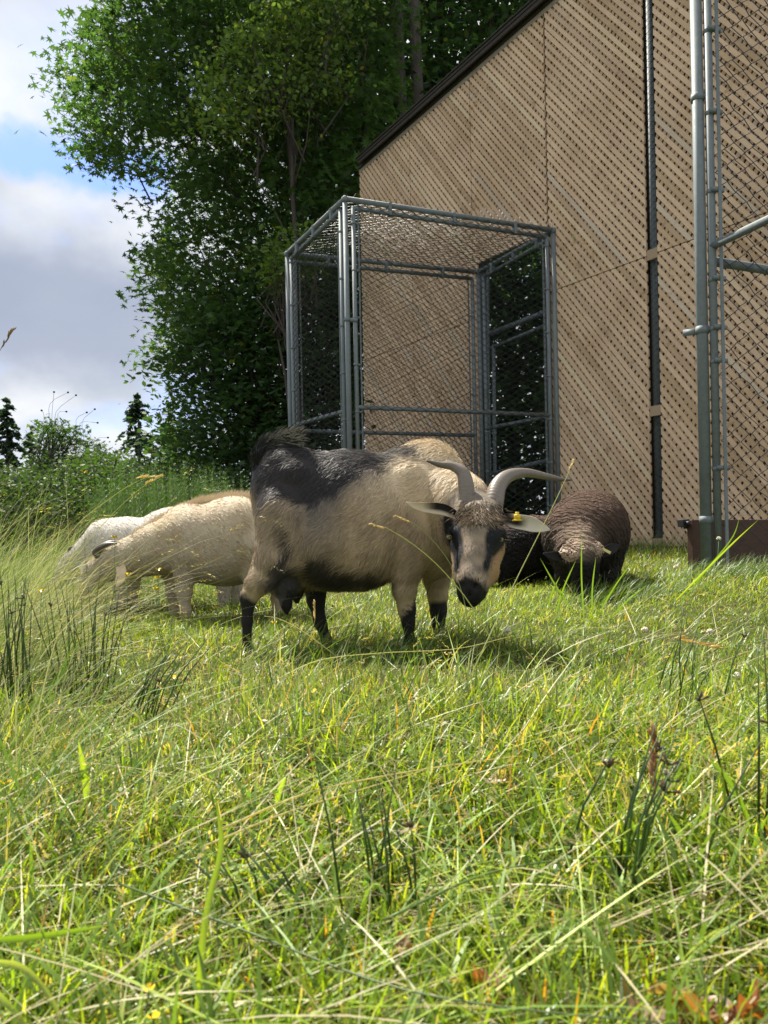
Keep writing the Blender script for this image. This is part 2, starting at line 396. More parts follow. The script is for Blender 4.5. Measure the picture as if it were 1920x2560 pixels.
# inner frame pipes behind the doorway of the cage
def P2W(u, v, d=-0.1):              # photo pixel -> point on the plane d behind the wall
    dr = CR * (u - 960) / F + CU * (HV - v) / F + f0; n3 = wn; o3 = O + wn * d
    return dr * ((o3 @ n3) / (dr @ n3))
for (a, b, rr) in (((1215, 838), (1376, 775), 0.03), ((1222, 872), (1376, 808), 0.02), ((1205, 600), (1208, 1400), 0.03), ((1219, 600), (1222, 1400), 0.022), ((1234, 862), (1240, 1400), 0.022), ((1222, 1186), (1372, 1150), 0.026)):
    mb = MB(); mb.tube([P2W(*a), P2W(*b)], rr, 12); mb.build('inner_rail', M_galv, aviary, True)
# back of the aviary: posts and rails of the open flight cage, mesh
DEP = 5.0
for s in np.arange(0, SR + 0.1, 1.83):
    mb = MB(); mb.tube([WP(s, -0.4, -DEP), WP(s, ztop(s) - 0.05, -DEP)], 0.04, 8); mb.build('rear_post', M_galv, aviary, True)
for i in range(22):  # solid dark boards added across the back to keep the interior dark
    z0_ = -0.4 + i * 0.30
    mb = MB(); mb.box(WP((SR + 1) / 2, z0_ + 0.15, -DEP - 0.06 - 0.004 * (i % 2)), wd * (SR + 1), wn * 0.02, UP * 0.296); mb.build('added_rear_board', M_plank, aviary)
for i in range(26):                  # side boards added to block light inside, either side of an open bay
    d_ = 0.17 + i * 0.19
    if 2.30 < d_ < 4.15: continue
    h_ = ztop(0) + 0.45
    mb = MB(); mb.box(WP(-0.02 - 0.003 * (i % 2), h_ / 2 - 0.42, -d_), wd * 0.02, wn * 0.186, UP * h_); mb.build('added_side_board', M_plank, aviary)
for zr in (0.1, 1.4, 2.9):
    mb = MB(); mb.tube([WP(0, zr, -DEP), WP(SR, zr, -DEP)], 0.03, 8); mb.build('rear_rail', M_galv, aviary, True)
mb = MB(); mb.box(WP(0.03, (ztop(0) - 0.4) / 2, -0.09), wd * 0.09, wn * 0.12, UP * (ztop(0) + 0.35)); mb.build('corner_post', M_plank, aviary)
for s in (1.22, 2.44, 3.66, gap0 - 0.07, gap1 + 0.07, gap1 + 1.22):
    if s_open0 < s < s_open1:
        mb = MB(); mb.box(WP(s, (ztop(s) + ZOPEN) / 2, -0.05), wd * 0.05, wn * 0.09, UP * (ztop(s) - ZOPEN - .04)); mb.build('stud', M_plank, aviary)
    else:
        mb = MB(); mb.box(WP(s, (ztop(s) - 0.3) / 2, -0.05), wd * 0.05, wn * 0.09, UP * (ztop(s) + 0.2)); mb.build('stud', M_plank, aviary)
mb = MB(); s0, s1 = -0.05, SR + 1
def rpt(s, dz, d): return WP(s, ztop(s) + dz, d)
def slab(mb, sA, sB, z0, z1, d0, d1):
    vs = [rpt(s, z, d) for d in (d0, d1) for s, z in ((sA, z0), (sB, z0), (sB, z1), (sA, z1))]
    mb.add(vs, [(0, 1, 2, 3), (7, 6, 5, 4), (0, 4, 5, 1), (1, 5, 6, 2), (2, 6, 7, 3), (3, 7, 4, 0)])
mb = MB(); slab(mb, 0.0, s1, -0.05, 0.0, 0.0, 0.03); setcol(mb.build('trim_board', M_wood, aviary), (0.38, 0.33, 0.27))
mb = MB(); slab(mb, 0.02, s1, 0.002, 0.055, 0.0, 0.05); mb.build('fascia', M_roof, aviary)
mb = MB(); slab(mb, 0.12, s1, 0.012, 0.058, 0.10, 0.125); mb.build('barge_board', M_roof, aviary)
roof = MB(); slab(roof, 0.10, s1, 0.062, 0.095, -DEP - 0.3, 0.135); roof = roof.build('roof', M_roof, aviary)
for i in range(60):
    a = 0.08 + i * 0.14; 
    mb = MB(); h0 = 0.097 + R.random() * 0.004
    vs = [rpt(a, h0, 0.15), rpt(a + 0.16, h0 + 0.0, 0.15), rpt(a + 0.16, h0 + 0.022, 0.15), rpt(a, h0 + 0.010, 0.15), rpt(a, h0, -1.5), rpt(a + 0.16, h0, -1.5), rpt(a + 0.16, h0 + 0.022, -1.5), rpt(a, h0 + 0.010, -1.5)]
    mb.add(vs, [(0, 1, 2, 3), (7, 6, 5, 4), (0, 4, 5, 1), (1, 5, 6, 2), (2, 6, 7, 3), (3, 7, 4, 0)]); mb.build('shingle', M_roof, aviary)
for s in (0.6, 1.8, 3.0, 4.2, 5.4, 6.4):
    mb = MB(); mb.box(WP(s, ztop(s) - 0.02, -DEP / 2 - 0.2), wd * 0.05, wn * (DEP + 0.2), UP * 0.16); mb.build('rafter', M_plank, aviary)

# ------------------------------------------------------------------ chain link cage in front of the aviary
FL = P(862, 497, 7.8); ztopc = FL[2]
FRp = P(1383, 570, 8.55); BRp = P(1196, 687, 9.45)
FL = np.array([FL[0], FL[1], 0]); FRp = np.array([FRp[0], FRp[1], 0]); BRp = np.array([BRp[0], BRp[1], 0]); BL = P(718, 640, 8.75); BL = np.array([BL[0], BL[1], 0])
cage = empty('chain_link_cage', (FL[0], FL[1], -0.2), 'tall galvanised chain-link cage with mesh roof standing against the lattice wall', 'cage', None)
def gz(p): return float(ground(p[0], p[1])) - 0.1
def up(p, z): return np.array([p[0], p[1], z])
def pipe(a, b, r, name, parent, n=14):
    mb = MB(); mb.tube([a, b], r, n); return mb.build(name, M_galv, parent, True)
zc = {'FL': ztopc, 'FR': P(1383, 570, 8.55)[2], 'BL': P(718, 640, 8.75)[2], 'BR': P(1196, 687, 9.45)[2]}
cn = {'FL': FL, 'FR': FRp, 'BL': BL, 'BR': BRp}
ztc = float(np.mean(list(zc.values())))
for k in cn: zc[k] = 0.7 * zc[k] + 0.3 * ztc
zc['FL'] = ztopc; 
for k in ('FL', 'FR', 'BL', 'BR'):
    pipe(up(cn[k], gz(cn[k])), up(cn[k], zc[k] - 0.03), 0.027, 'corner_post', cage)
    mb = MB(); c = up(cn[k], zc[k]); mb.tube([c - UP * 0.035, c + UP * 0.012, c + UP * 0.03], [0.034, 0.034, 0.012], 14); mb.build('post_cap', M_galv, cage, True)
def unit(v): v = np.array(v, float); return v / np.linalg.norm(v)
def panel(ka, kb, midz, off=0.0, bars=True):
    a, b = cn[ka], cn[kb]; d = unit(b - a); Ln = np.linalg.norm(b - a); ta, tb = zc[ka], zc[kb]
    pipe(up(a, ta), up(b, tb), 0.027, 'top_rail', cage)
    a2, b2 = a + d * 0.085, b - d * 0.085; lo = max(gz(a), gz(b)) + 0.18
    za, zb = ta - 0.085, tb - 0.085
    pipe(up(a2, lo), up(a2, za), 0.0225, 'frame_post', cage); pipe(up(b2, lo), up(b2, zb), 0.0225, 'frame_post', cage)
    pipe(up(a2, za), up(b2, zb), 0.0225, 'frame_rail', cage); pipe(up(a2, midz), up(b2, midz), 0.0225, 'frame_rail', cage); pipe(up(a2, lo), up(b2, lo), 0.0225, 'frame_rail', cage)
    nrm = unit(np.cross(d, UP))
    for q, sg in ((a2, 1), (b2, -1)):
        t = q + d * sg * 0.055
        mb = MB(); mb.box(up(t, (lo + za) / 2) , d * 0.016, nrm * 0.005, UP * (za - lo)); mb.build('tension_bar', M_galv, cage)
        for zz in np.arange(lo + 0.35, za, 0.48):
            mb = MB(); mb.tube([up(q, zz - 0.011), up(q, zz + 0.011)], 0.0262, 12); mb.box(up(q + d * sg * 0.035, zz), d * 0.05, nrm * 0.012, UP * 0.022); mb.build('band', M_galv, cage, True)
    for f in (0.2, 0.5, 0.8):
        q = a + (b - a) * f; zz = ta + (tb - ta) * f
        mb = MB(); mb.box(up(q, zz - 0.045), d * 0.035, nrm * 0.06, UP * 0.13); mb.build('rail_clamp', M_galv, cage, bevel=0.004)
    e0 = a2 + d * 0.05
    chain_link('chain_link_mesh', up(e0, lo) + nrm * 0.028, d, UP, Ln - 0.27, za - lo + 0.035, cage, 0.062, 0.0039)
MID = P(905, 1018, 7.83)[2]
panel('FL', 'FR', MID); panel('BL', 'FL', MID - 0.03); panel('BL', 'BR', MID - 0.08); panel('BR', 'FR', MID + 0.0)
dd = unit(FRp - FL); de = unit(BL - FL)
o = chain_link('chain_link_mesh', up(FL, zc['FL'] + 0.015) + dd * 0.02, unit(up(FRp, zc['FR']) - up(FL, zc['FL'])), unit(up(BL, zc['BL']) - up(FL, zc['FL'])), np.linalg.norm(FRp - FL) - 0.05, np.linalg.norm(BL - FL) - 0.02, cage, 0.062, 0.0039, jit=0.004)
# wire ends that stand proud of the top rails
mb = MB()
for ka, kb in (('FL', 'FR'), ('BL', 'FL'), ('BL', 'BR'), ('BR', 'FR')):
    n = 42
    for i in range(n):
        f = (i + 0.5) / n; q = cn[ka] + (cn[kb] - cn[ka]) * f; zz = zc[ka] + (zc[kb] - zc[ka]) * f + 0.02
        p0 = up(q, zz); p1 = p0 + np.array([R.normal(0, 0.02), R.normal(0, 0.02), 0.035 + R.random() * 0.02]); mb.tube([p0, p1], 0.002, 3, False)
o = mb.build('wire_ends', M_wire, cage, True); tag(o, kind='stuff')
# post-to-frame hinge clamps
for zz in (P(860, 800, 7.8)[2],):
    mb = MB(); mb.tube([up(FL, zz - 0.02), up(FL, zz + 0.02)], 0.034, 14); mb.box(up(FL + dd * 0.045, zz), dd * 0.09, unit(np.cross(dd, UP)) * 0.03, UP * 0.04)
    mb.tube([up(FL + dd * 0.085, zz - 0.02), up(FL + dd * 0.085, zz + 0.02)], 0.028, 14); mb.build('hinge_clamp', M_galv, cage, True)

# ------------------------------------------------------------------ second enclosure at the right
C2 = P(1766, 1350, 4.5); C2[2] = 0
d1 = unit([0.37, -0.93, 0]); d2v = unit([0.93, 0.37, 0])
pen = empty('chain_link_pen', (C2[0], C2[1], -0.25), 'nearest galvanised chain-link pen at the right edge with thick double posts', 'cage')
zg2 = float(ground(C2[0], C2[1])) - 0.15; zh = 3.75
pipe(up(C2, zg2), up(C2, zh), 0.0325, 'corner_post', pen, 20)
fA = P(1795, 1350, 4.47); fA[2] = 0
pipe(up(fA, zg2 + 0.12), up(fA, zh - 0.08), 0.0225, 'frame_post', pen, 18)
fB = fA + d1 * 2.3 + np.array([0.04, 0, 0])
pipe(up(fB, zg2), up(fB, zh), 0.0325, 'corner_post', pen, 18)
zm = P(1800, 612, 4.45)[2]
pipe(up(fA, zm), up(fB, zm), 0.0225, 'frame_rail', pen, 16); pipe(up(fA, zh - 0.1), up(fB, zh - 0.1), 0.0225, 'frame_rail', pen, 16); pipe(up(fA, zg2 + 0.13), up(fB, zg2 + 0.13), 0.0225, 'frame_rail', pen, 16)
tb = fA + d1 * 0.02 + d2v * 0.04
n1 = unit(np.cross(d1, UP))
mb = MB(); mb.box(up(fA + d1 * 0.045 + d2v * 0.022, (zg2 + zh) / 2), d1 * 0.006, d2v * 0.022, UP * (zh - zg2 - 0.3)); mb.build('tension_bar', M_galv, pen)
for vv in (80, 285, 480, 700, 822, 905, 1172):
    zz = P(1795, vv, 4.47)[2]
    mb = MB(); mb.tube([up(fA, zz - 0.012), up(fA, zz + 0.012)], 0.0258, 16); mb.box(up(fA + d1 * 0.03 + d2v * 0.02, zz + 0.004), d2v * 0.085, d1 * 0.02, UP * 0.024); mb.build('band', M_galv, pen, True)
for vv, side in ((245, 0), (826, 1), (1300, 0)):
    zz = P(1766, vv, 4.5)[2]
    mb = MB(); mb.tube([up(C2, zz - 0.022), up(C2, zz + 0.022)], 0.0375, 20)
    dl = unit(fA - C2)
    if side: mb.box(up(C2 - dl * 0.06, zz), dl * 0.09, np.cross(dl, UP) * 0.006, UP * 0.038)
    mb.box(up((C2 + fA) / 2, zz), dl * np.linalg.norm(fA - C2), np.cross(dl, UP) * 0.02, UP * 0.03)
    mb.build('hinge_clamp', M_galv, pen, True)
q2 = C2 + d2v * 2.4
pipe(up(C2 + d2v * 0.08, P(1800, 648, 4.5)[2]), up(q2, P(1800, 648, 4.5)[2]), 0.027, 'rear_rail', pen, 16)
pipe(up(q2, zg2), up(q2, zh), 0.0325, 'corner_post', pen, 16)
pipe(up(C2, zh - 0.02), up(q2, zh - 0.02), 0.027, 'rear_rail', pen, 16)
chain_link('chain_link_mesh', up(C2, zg2 + 0.05) + d2v * 0.10 + d1 * 0.035, d2v, UP, 2.25, zh - zg2 - 0.2, pen, 0.072, 0.0034, jit=0.004, sides=4, vr=0.68)
bd = empty('retaining_board', (C2[0], C2[1] + 0.2, -0.2), 'dark brown stained board on edge in the grass behind the double posts', 'board')
bl = P(1724, 1300, 4.72); br = P(2050, 1306, 5.2); zt = bl[2]; bx = unit([br[0] - bl[0], br[1] - bl[1], 0]); by = np.cross(UP, bx); LB = np.linalg.norm((br - bl)[:2])
mb = MB(); mb.box(up((bl + br) / 2, zt - 0.2) , bx * LB, by * 0.045, UP * 0.4); mb.build('board', M_plank, bd, bevel=0.003)
mb = MB(); bb = P(1708, 1308, 4.74); mb.box(bb, bx * 0.045, by * 0.05, UP * 0.045); mb.box(bb + bx * 0.028 - UP * 0.005, bx * 0.03, by * 0.03, UP * 0.06); mb.tube([bb - by * 0.05, bb + by * 0.04], 0.012, 8); mb.build('latch', M_dark, bd, bevel=0.004)

# ------------------------------------------------------------------ implicit bodies (one continuous skin per animal)
class Body:
    def __init__(s): s.pr = []
    def chain(s, pts, k=0.03, sy=1.0, sub=False):
        """pts: (u, v, y, r_px) photo-sized radii; tapered capsules; sy widens the section in depth"""
        q = [(P(u, v, y), r * y / F) for u, v, y, r in pts]
        for (a, ra), (b, rb) in zip(q[:-1], q[1:]): s.pr.append(('c', a, b, ra, rb, k, sy, sub))
        return s
    def ell(s, u, v, y, ru, rv, dy, k=0.03, rot=0.0, yaw=0.0, sub=False):
        s.pr.append(('e', P(u, v, y), np.array([ru * y / F, dy, rv * y / F]), rot, yaw, k, 1, sub)); return s
    def mesh(s, h):
        lo = np.full(3, 1e9); hi = -lo
        for p in s.pr:
            if p[7]: continue
            if p[0] == 'c':
                for c, r in ((p[1], p[3]), (p[2], p[4])):
                    e = np.array([r, r * max(1, p[6]), r]); lo = np.minimum(lo, c - e); hi = np.maximum(hi, c + e)
            else: e = np.full(3, p[2].max()); lo = np.minimum(lo, p[1] - e); hi = np.maximum(hi, p[1] + e)
        lo -= 4 * h; hi += 4 * h; n = np.ceil((hi - lo) / h).astype(int) + 1
        G = np.full(n, 0.5, np.float32); ax = [lo[i] + h * np.arange(n[i]) for i in range(3)]
        for p in s.pr:
            k = p[5]
            if p[0] == 'c':
                e = max(p[3], p[4]) * max(1, p[6]) + 2 * k + 3 * h; a = np.minimum(p[1], p[2]) - e; b = np.maximum(p[1], p[2]) + e
            else: e = p[2].max() + 2 * k + 3 * h; a = p[1] - e; b = p[1] + e
            i0 = np.clip(np.floor((a - lo) / h).astype(int), 0, n); i1 = np.clip(np.ceil((b - lo) / h).astype(int), 0, n)
            sl = tuple(slice(i0[i], i1[i]) for i in range(3))
            X = ax[0][sl[0]][:, None, None]; Y = ax[1][sl[1]][None, :, None]; Z = ax[2][sl[2]][None, None, :]
            if p[0] == 'c':
                A, B, ra, rb, sy = p[1], p[2], p[3], p[4], p[6]
                d = B - A; l2 = d @ d + 1e-12
                t = np.clip(((X - A[0]) * d[0] + (Y - A[1]) * d[1] + (Z - A[2]) * d[2]) / l2, 0, 1)
                D = np.sqrt((X - A[0] - t * d[0]) ** 2 + ((Y - A[1] - t * d[1]) / sy) ** 2 + (Z - A[2] - t * d[2]) ** 2) - (ra + (rb - ra) * t)
            else:
                c, r, rot, yaw = p[1], p[2], p[3], p[4]
                x = X - c[0]; y = Y - c[1]; z = Z - c[2]
                cy, syw = math.cos(yaw), math.sin(yaw); x, y = x * cy + y * syw, -x * syw + y * cy
                cr, sr = math.cos(rot), math.sin(rot); x, z = x * cr + z * sr, -x * sr + z * cr
                k0 = np.sqrt((x / r[0]) ** 2 + (y / r[1]) ** 2 + (z / r[2]) ** 2) + 1e-9
                k1 = np.sqrt((x / r[0] ** 2) ** 2 + (y / r[1] ** 2) ** 2 + (z / r[2] ** 2) ** 2) + 1e-9
                D = k0 * (k0 - 1) / k1
            g = G[sl]
            if p[7]:
                D = -D; hh = np.maximum(k - np.abs(g - D), 0) / k; G[sl] = np.maximum(g, D) + hh * hh * k * 0.25
            else:
                hh = np.maximum(k - np.abs(g - D), 0) / k; G[sl] = np.minimum(g, D) - hh * hh * k * 0.25
        # surface nets
        ins = G < 0; nx, ny, nz = n
        cnt = np.zeros((nx - 1, ny - 1, nz - 1), np.int8)
        for i in (0, 1):
            for j in (0, 1):
                for kk in (0, 1): cnt += ins[i:nx - 1 + i, j:ny - 1 + j, kk:nz - 1 + kk]
        act = (cnt > 0) & (cnt < 8); idx = np.full(act.shape, -1, np.int32); cells = np.argwhere(act); idx[act] = np.arange(len(cells))
        acc = np.zeros((len(cells), 3)); num = np.zeros(len(cells))
        cor = [(i, j, kk) for i in (0, 1) for j in (0, 1) for kk in (0, 1)]
        for a in cor:
            for d in range(3):
                if a[d]: continue
                b = list(a); b[d] = 1
                ga = G[cells[:, 0] + a[0], cells[:, 1] + a[1], cells[:, 2] + a[2]]; gb = G[cells[:, 0] + b[0], cells[:, 1] + b[1], cells[:, 2] + b[2]]
                m = (ga < 0) != (gb < 0); t = np.where(m, ga / (ga - gb + 1e-12 * (ga == gb)), 0)
                q = np.tile(np.array(a, float), (len(cells), 1)); q[:, d] += t; acc[m] += q[m]; num[m] += 1
        Vv = lo + h * (cells + acc / num[:, None])
        Fs = []
        for d in range(3):
            sa = [slice(None)] * 3; sb = [slice(None)] * 3; sa[d] = slice(0, -1); sb[d] = slice(1, None)
            ch = np.argwhere(ins[tuple(sa)] != ins[tuple(sb)]); o1, o2 = (d + 1) % 3, (d + 2) % 3
            ch = ch[(ch[:, o1] > 0) & (ch[:, o2] > 0)]
            c = [ch.copy() for _ in range(4)]
            c[0][:, o1] -= 1; c[0][:, o2] -= 1; c[1][:, o2] -= 1; c[3][:, o1] -= 1
            q = np.stack([idx[tuple(np.minimum(x, np.array(idx.shape) - 1).T)] for x in c], 1)
            flip = ~ins[tuple(ch.T)]; q[flip] = q[flip][:, ::-1]; Fs.append(q)
        Fs = np.concatenate(Fs); Fs = Fs[(Fs >= 0).all(1)]
        nrm = np.zeros_like(Vv); fn = np.cross(Vv[Fs[:, 2]] - Vv[Fs[:, 0]], Vv[Fs[:, 3]] - Vv[Fs[:, 1]])
        for k4 in range(4): np.add.at(nrm, Fs[:, k4], fn)
        nrm /= np.linalg.norm(nrm, axis=1)[:, None] + 1e-12
        return Vv, Fs, nrm, fn
def inpoly(u, v, poly, soft=6):
    """signed soft membership 0..1 of a polygon"""
    u = np.asarray(u); v = np.asarray(v); ins = np.zeros(u.shape, bool); dist = np.full(u.shape, 1e9); n = len(poly)
    for i in range(n):
        x1, y1 = poly[i]; x2, y2 = poly[(i + 1) % n]
        c = ((y1 > v) != (y2 > v)) & (u < (x2 - x1) * (v - y1) / (y2 - y1 + 1e-9) + x1); ins ^= c
        dx, dy = x2 - x1, y2 - y1; t = np.clip(((u - x1) * dx + (v - y1) * dy) / (dx * dx + dy * dy + 1e-9), 0, 1)
        dist = np.minimum(dist, np.hypot(u - x1 - t * dx, v - y1 - t * dy))
    return np.clip(0.5 + np.where(ins, dist, -dist) / (2 * soft), 0, 1)
def vnoise(p, s, seed=0):
    """cheap smooth noise from summed sines, -1..1"""
    r = np.random.default_rng(seed); out = 0
    for i in range(7):
        k = r.normal(0, 1, 3) * s; out = out + np.sin(p @ k + r.random() * 6.28)
    return out / 3.2
def lerp(a, b, t): return a + (np.array(b) - a) * t[:, None]
def fur(name, V, Fs, nrm, fn, colf, n, length, flow, lift, width, parent, seed, lenf=None, curl=0.0):
    r = np.random.default_rng(seed); area = np.linalg.norm(fn, axis=1); fi = r.choice(len(Fs), n, p=area / area.sum())
    a, b = r.random(n)[:, None], r.random(n)[:, None]; q = Fs[fi]
    p = (V[q[:, 0]] * (1 - a) + V[q[:, 1]] * a) * (1 - b) + (V[q[:, 3]] * (1 - a) + V[q[:, 2]] * a) * b
    nn = (nrm[q[:, 0]] * (1 - a) + nrm[q[:, 1]] * a) * (1 - b) + (nrm[q[:, 3]] * (1 - a) + nrm[q[:, 2]] * a) * b; nn /= np.linalg.norm(nn, axis=1)[:, None]
    fl = flow(p, nn) + r.normal(0, 0.16, p.shape); 
    sw = vnoise(p, 26, seed + 1)[:, None]; sw2 = vnoise(p, 26, seed + 2)[:, None]
    fl = fl + np.concatenate([sw, sw2, -sw], 1) * 0.32
    t = fl - nn * (fl * nn).sum(1)[:, None]; t /= np.linalg.norm(t, axis=1)[:, None] + 1e-9
    li = lift(p, nn) if callable(lift) else np.full(n, lift)
    li = li * (0.6 + 0.8 * r.random(n)); Ln = length * (0.55 + 0.75 * r.random(n))
    if lenf is not None: Ln = Ln * lenf(p, nn)
    side = np.cross(t, nn); side = side + nn * r.normal(0, 0.35, (n, 1)); side /= np.linalg.norm(side, axis=1)[:, None]
    w = (width * (0.6 + 0.8 * r.random(n)))[:, None]
    p0 = p - nn * 0.002; d0 = t + nn * li[:, None]; d0 /= np.linalg.norm(d0, axis=1)[:, None]
    p1 = p0 + d0 * (Ln * 0.5)[:, None]; d1_ = t + nn * (li * 0.25)[:, None] + np.array([0, 0, -0.25]) + side * r.normal(0, curl + 0.05, (n, 1)); d1_ /= np.linalg.norm(d1_, axis=1)[:, None]
    p2 = p1 + d1_ * (Ln * 0.5)[:, None]
    VV = np.stack([p0 - side * w / 2, p0 + side * w / 2, p1 - side * w * 0.4, p1 + side * w * 0.4, p2], 1).reshape(-1, 3)
    bi = np.arange(n)[:, None] * 5
    FF = np.concatenate([bi + np.array([[0, 1, 3]]), bi + np.array([[0, 3, 2]]), bi + np.array([[2, 3, 4]])])
    c = colf(p + r.normal(0, 0.006, p.shape)) * (1 + r.normal(0, 0.2, (n, 1))); c = np.clip(c, 0.004, 0.85); c = np.repeat(c, 5, 0)
    return npmesh(name, VV, FF, M_fur, c, True, parent)

# ------------------------------------------------------------------ the horned goat
def hy(u): return 2.72 + (u - 640) / 490 * 0.13      # depth of the body's midline
B = Body()
B.ell(738, 1258, hy(720), 104, 144, 0.16, 0.05, 0.1)            # rump
B.ell(708, 1212, hy(700), 64, 84, 0.12, 0.05)
B.ell(865, 1300, hy(865), 190, 174, 0.215, 0.06, 0.03)           # barrel
B.ell(812, 1346, hy(800), 104, 120, 0.21, 0.05)                  # hanging belly
B.ell(900, 1366, hy(900), 120, 96, 0.19, 0.05)
B.ell(1030, 1270, hy(1030), 118, 152, 0.165, 0.06, 0.0)           # shoulders
B.ell(1078, 1188, hy(1075), 72, 80, 0.10, 0.05)                   # withers
B.ell(1085, 1340, hy(1085) - 0.02, 80, 106, 0.125, 0.045)          # chest
B.chain([(1080, 1215, 2.82, 82), (1140, 1262, 2.70, 78), (1185, 1290, 2.58, 62)], 0.05, 1.0)     # neck
B.chain([(1110, 1330, 2.80, 78), (1165, 1330, 2.64, 60)], 0.05)
# near hind leg
yn = hy(690) - 0.12
B.ell(716, 1322, yn + 0.01, 58, 112, 0.085, 0.03, 0.25)
B.chain([(705, 1290, yn, 62), (690, 1390, yn - 0.01, 46), (655, 1450, yn - 0.01, 28), (625, 1494, yn - 0.01, 20)], 0.03)
B.chain([(664, 1300, yn + 0.04, 20), (655, 1400, yn + 0.02, 15), (620, 1490, yn, 14)], 0.03)
B.ell(742, 1182, hy(742) - 0.125, 26, 22, 0.03, 0.035); B.ell(690, 1165, hy(690), 22, 20, 0.10, 0.03)
B.ell(1048, 1262, hy(1040) - 0.135, 46, 100, 0.035, 0.035, 0.15); B.ell(1030, 1385, ya_ := hy(1040) - 0.12, 40, 55, 0.05, 0.03)
B.ell(798, 1290, hy(800) - 0.265, 34, 80, 0.055, 0.06, -0.2, sub=True)
B.chain([(620, 1492, yn - 0.01, 19), (618, 1555, yn - 0.01, 12.5), (617, 1625, yn - 0.015, 12), (613, 1650, yn - 0.02, 15.5), (612, 1678, yn - 0.03, 18)], 0.012)
# far hind leg
yf = hy(690) + 0.12
B.chain([(750, 1350, yf, 58), (792, 1430, yf, 40), (790, 1500, yf, 21), (800, 1555, yf, 14), (818, 1605, yf, 13), (827, 1630, yf, 16), (832, 1652, yf, 19)], 0.02)
# front legs
ya = hy(1040) - 0.10; yb = hy(1080) + 0.09
B.chain([(1025, 1330, ya, 62), (1016, 1425, ya, 36), (1012, 1480, ya, 26), (1017, 1524, ya, 19.5), (1021, 1555, ya, 13.5), (1025, 1612, ya, 13), (1024, 1645, ya - 0.01, 18)], 0.025)
B.chain([(1080, 1340, yb, 58), (1092, 1435, yb, 33), (1094, 1490, yb, 23), (1096, 1528, yb, 18.5), (1096, 1560, yb, 13), (1096, 1610, yb, 13), (1096, 1632, yb, 17)], 0.025)
# udder
yu = hy(715)
B.ell(712, 1440, yu, 50, 58, 0.085, 0.03); B.chain([(712, 1478, yu - 0.04, 26), (716, 1512, yu - 0.05, 13), (717, 1532, yu - 0.05, 6)], 0.015)
B.chain([(740, 1478, yu + 0.04, 24), (742, 1502, yu + 0.05, 8)], 0.015)
# tail stub
B.chain([(660, 1185, hy(660), 26), (652, 1150, hy(650), 20), (668, 1115, hy(650), 13), (700, 1095, hy(650), 8)], 0.02)
# head: skull, muzzle, jaws, brow, cheeks
B.ell(1196, 1300, 2.52, 58, 52, 0.085, 0.03)
B.ell(1194, 1342, 2.49, 62, 48, 0.085, 0.03)
B.chain([(1192, 1345, 2.455, 50), (1184, 1400, 2.41, 38), (1177, 1450, 2.37, 33), (1174, 1482, 2.355, 30)], 0.025)
B.chain([(1222, 1372, 2.52, 40), (1208, 1430, 2.45, 34), (1186, 1478, 2.40, 26), (1177, 1497, 2.385, 20)], 0.025)
B.chain([(1160, 1372, 2.53, 36), (1165, 1430, 2.46, 30), (1170, 1480, 2.40, 24)], 0.025)
B.ell(1140, 1330, 2.475, 20, 16, 0.032, 0.015); B.ell(1245, 1335, 2.475, 20, 16, 0.032, 0.015)  # brows
B.ell(1160, 1458, 2.345, 14, 13, 0.018, 0.012); B.ell(1190, 1460, 2.345, 15, 13, 0.018, 0.012)   # nostril rims
B.ell(1156, 1464, 2.322, 6, 9, 0.014, 0.006, 0.4, sub=True); B.ell(1189, 1466, 2.322, 6, 9, 0.014, 0.006, -0.4, sub=True)
B.chain([(1146, 1492, 2.36, 3.0), (1172, 1487, 2.325, 3.0), (1204, 1482, 2.375, 3.0)], 0.006, sub=True)   # mouth
B.chain([(1172, 1466, 2.31, 2), (1172, 1487, 2.31, 2)], 0.006, sub=True)
B.ell(1250, 1347, 2.462, 10, 8, 0.02, 0.008, sub=True); B.ell(1124, 1341, 2.462, 10, 8, 0.02, 0.008, sub=True)
B.ell(1168, 1272, 2.55, 24, 22, 0.04, 0.02); B.ell(1232, 1266, 2.55, 24, 22, 0.04, 0.02)
V, Fs, nrm, fn = B.mesh(0.0062)
HA, HB = P(1196, 1300, 2.55), P(1176, 1480, 2.40)
def headw(p):
    d = HB - HA; t = np.clip(((p - HA) @ d) / (d @ d), 0, 1); q = HA + t[:, None] * d
    return np.clip((0.135 - np.linalg.norm(p - q, axis=1)) / 0.02, 0, 1)
SAD = [(628, 1225), (640, 1160), (690, 1085), (830, 1085), (1020, 1095), (1050, 1138), (985, 1156), (905, 1176), (872, 1215), (835, 1232), (800, 1272), (745, 1262), (700, 1232), (665, 1240), (642, 1262)]
MOT = [(770, 1230), (905, 1160), (930, 1175), (860, 1235), (830, 1300), (790, 1330), (770, 1290)]
BEL = [(758, 1405), (800, 1398), (860, 1424), (930, 1428), (985, 1440), (950, 1466), (860, 1482), (800, 1470), (768, 1455)]
THI = [(688, 1310), (712, 1330), (725, 1380), (700, 1440), (672, 1470), (655, 1465), (680, 1420), (690, 1370)]
LB_ = [(1100, 1305), (1120, 1282), (1148, 1290), (1156, 1335), (1160, 1375), (1150, 1402), (1147, 1435), (1132, 1435), (1134, 1392), (1118, 1366), (1100, 1345)]
RB_ = [(1228, 1262), (1262, 1262), (1285, 1310), (1285, 1335), (1250, 1376), (1230, 1395), (1224, 1424), (1210, 1437), (1209, 1412), (1216, 1383), (1209, 1354), (1215, 1327), (1230, 1306)]
NOS = [(1120, 1468), (1140, 1456), (1160, 1444), (1182, 1450), (1198, 1458), (1216, 1476), (1230, 1500), (1200, 1540), (1140, 1540)]
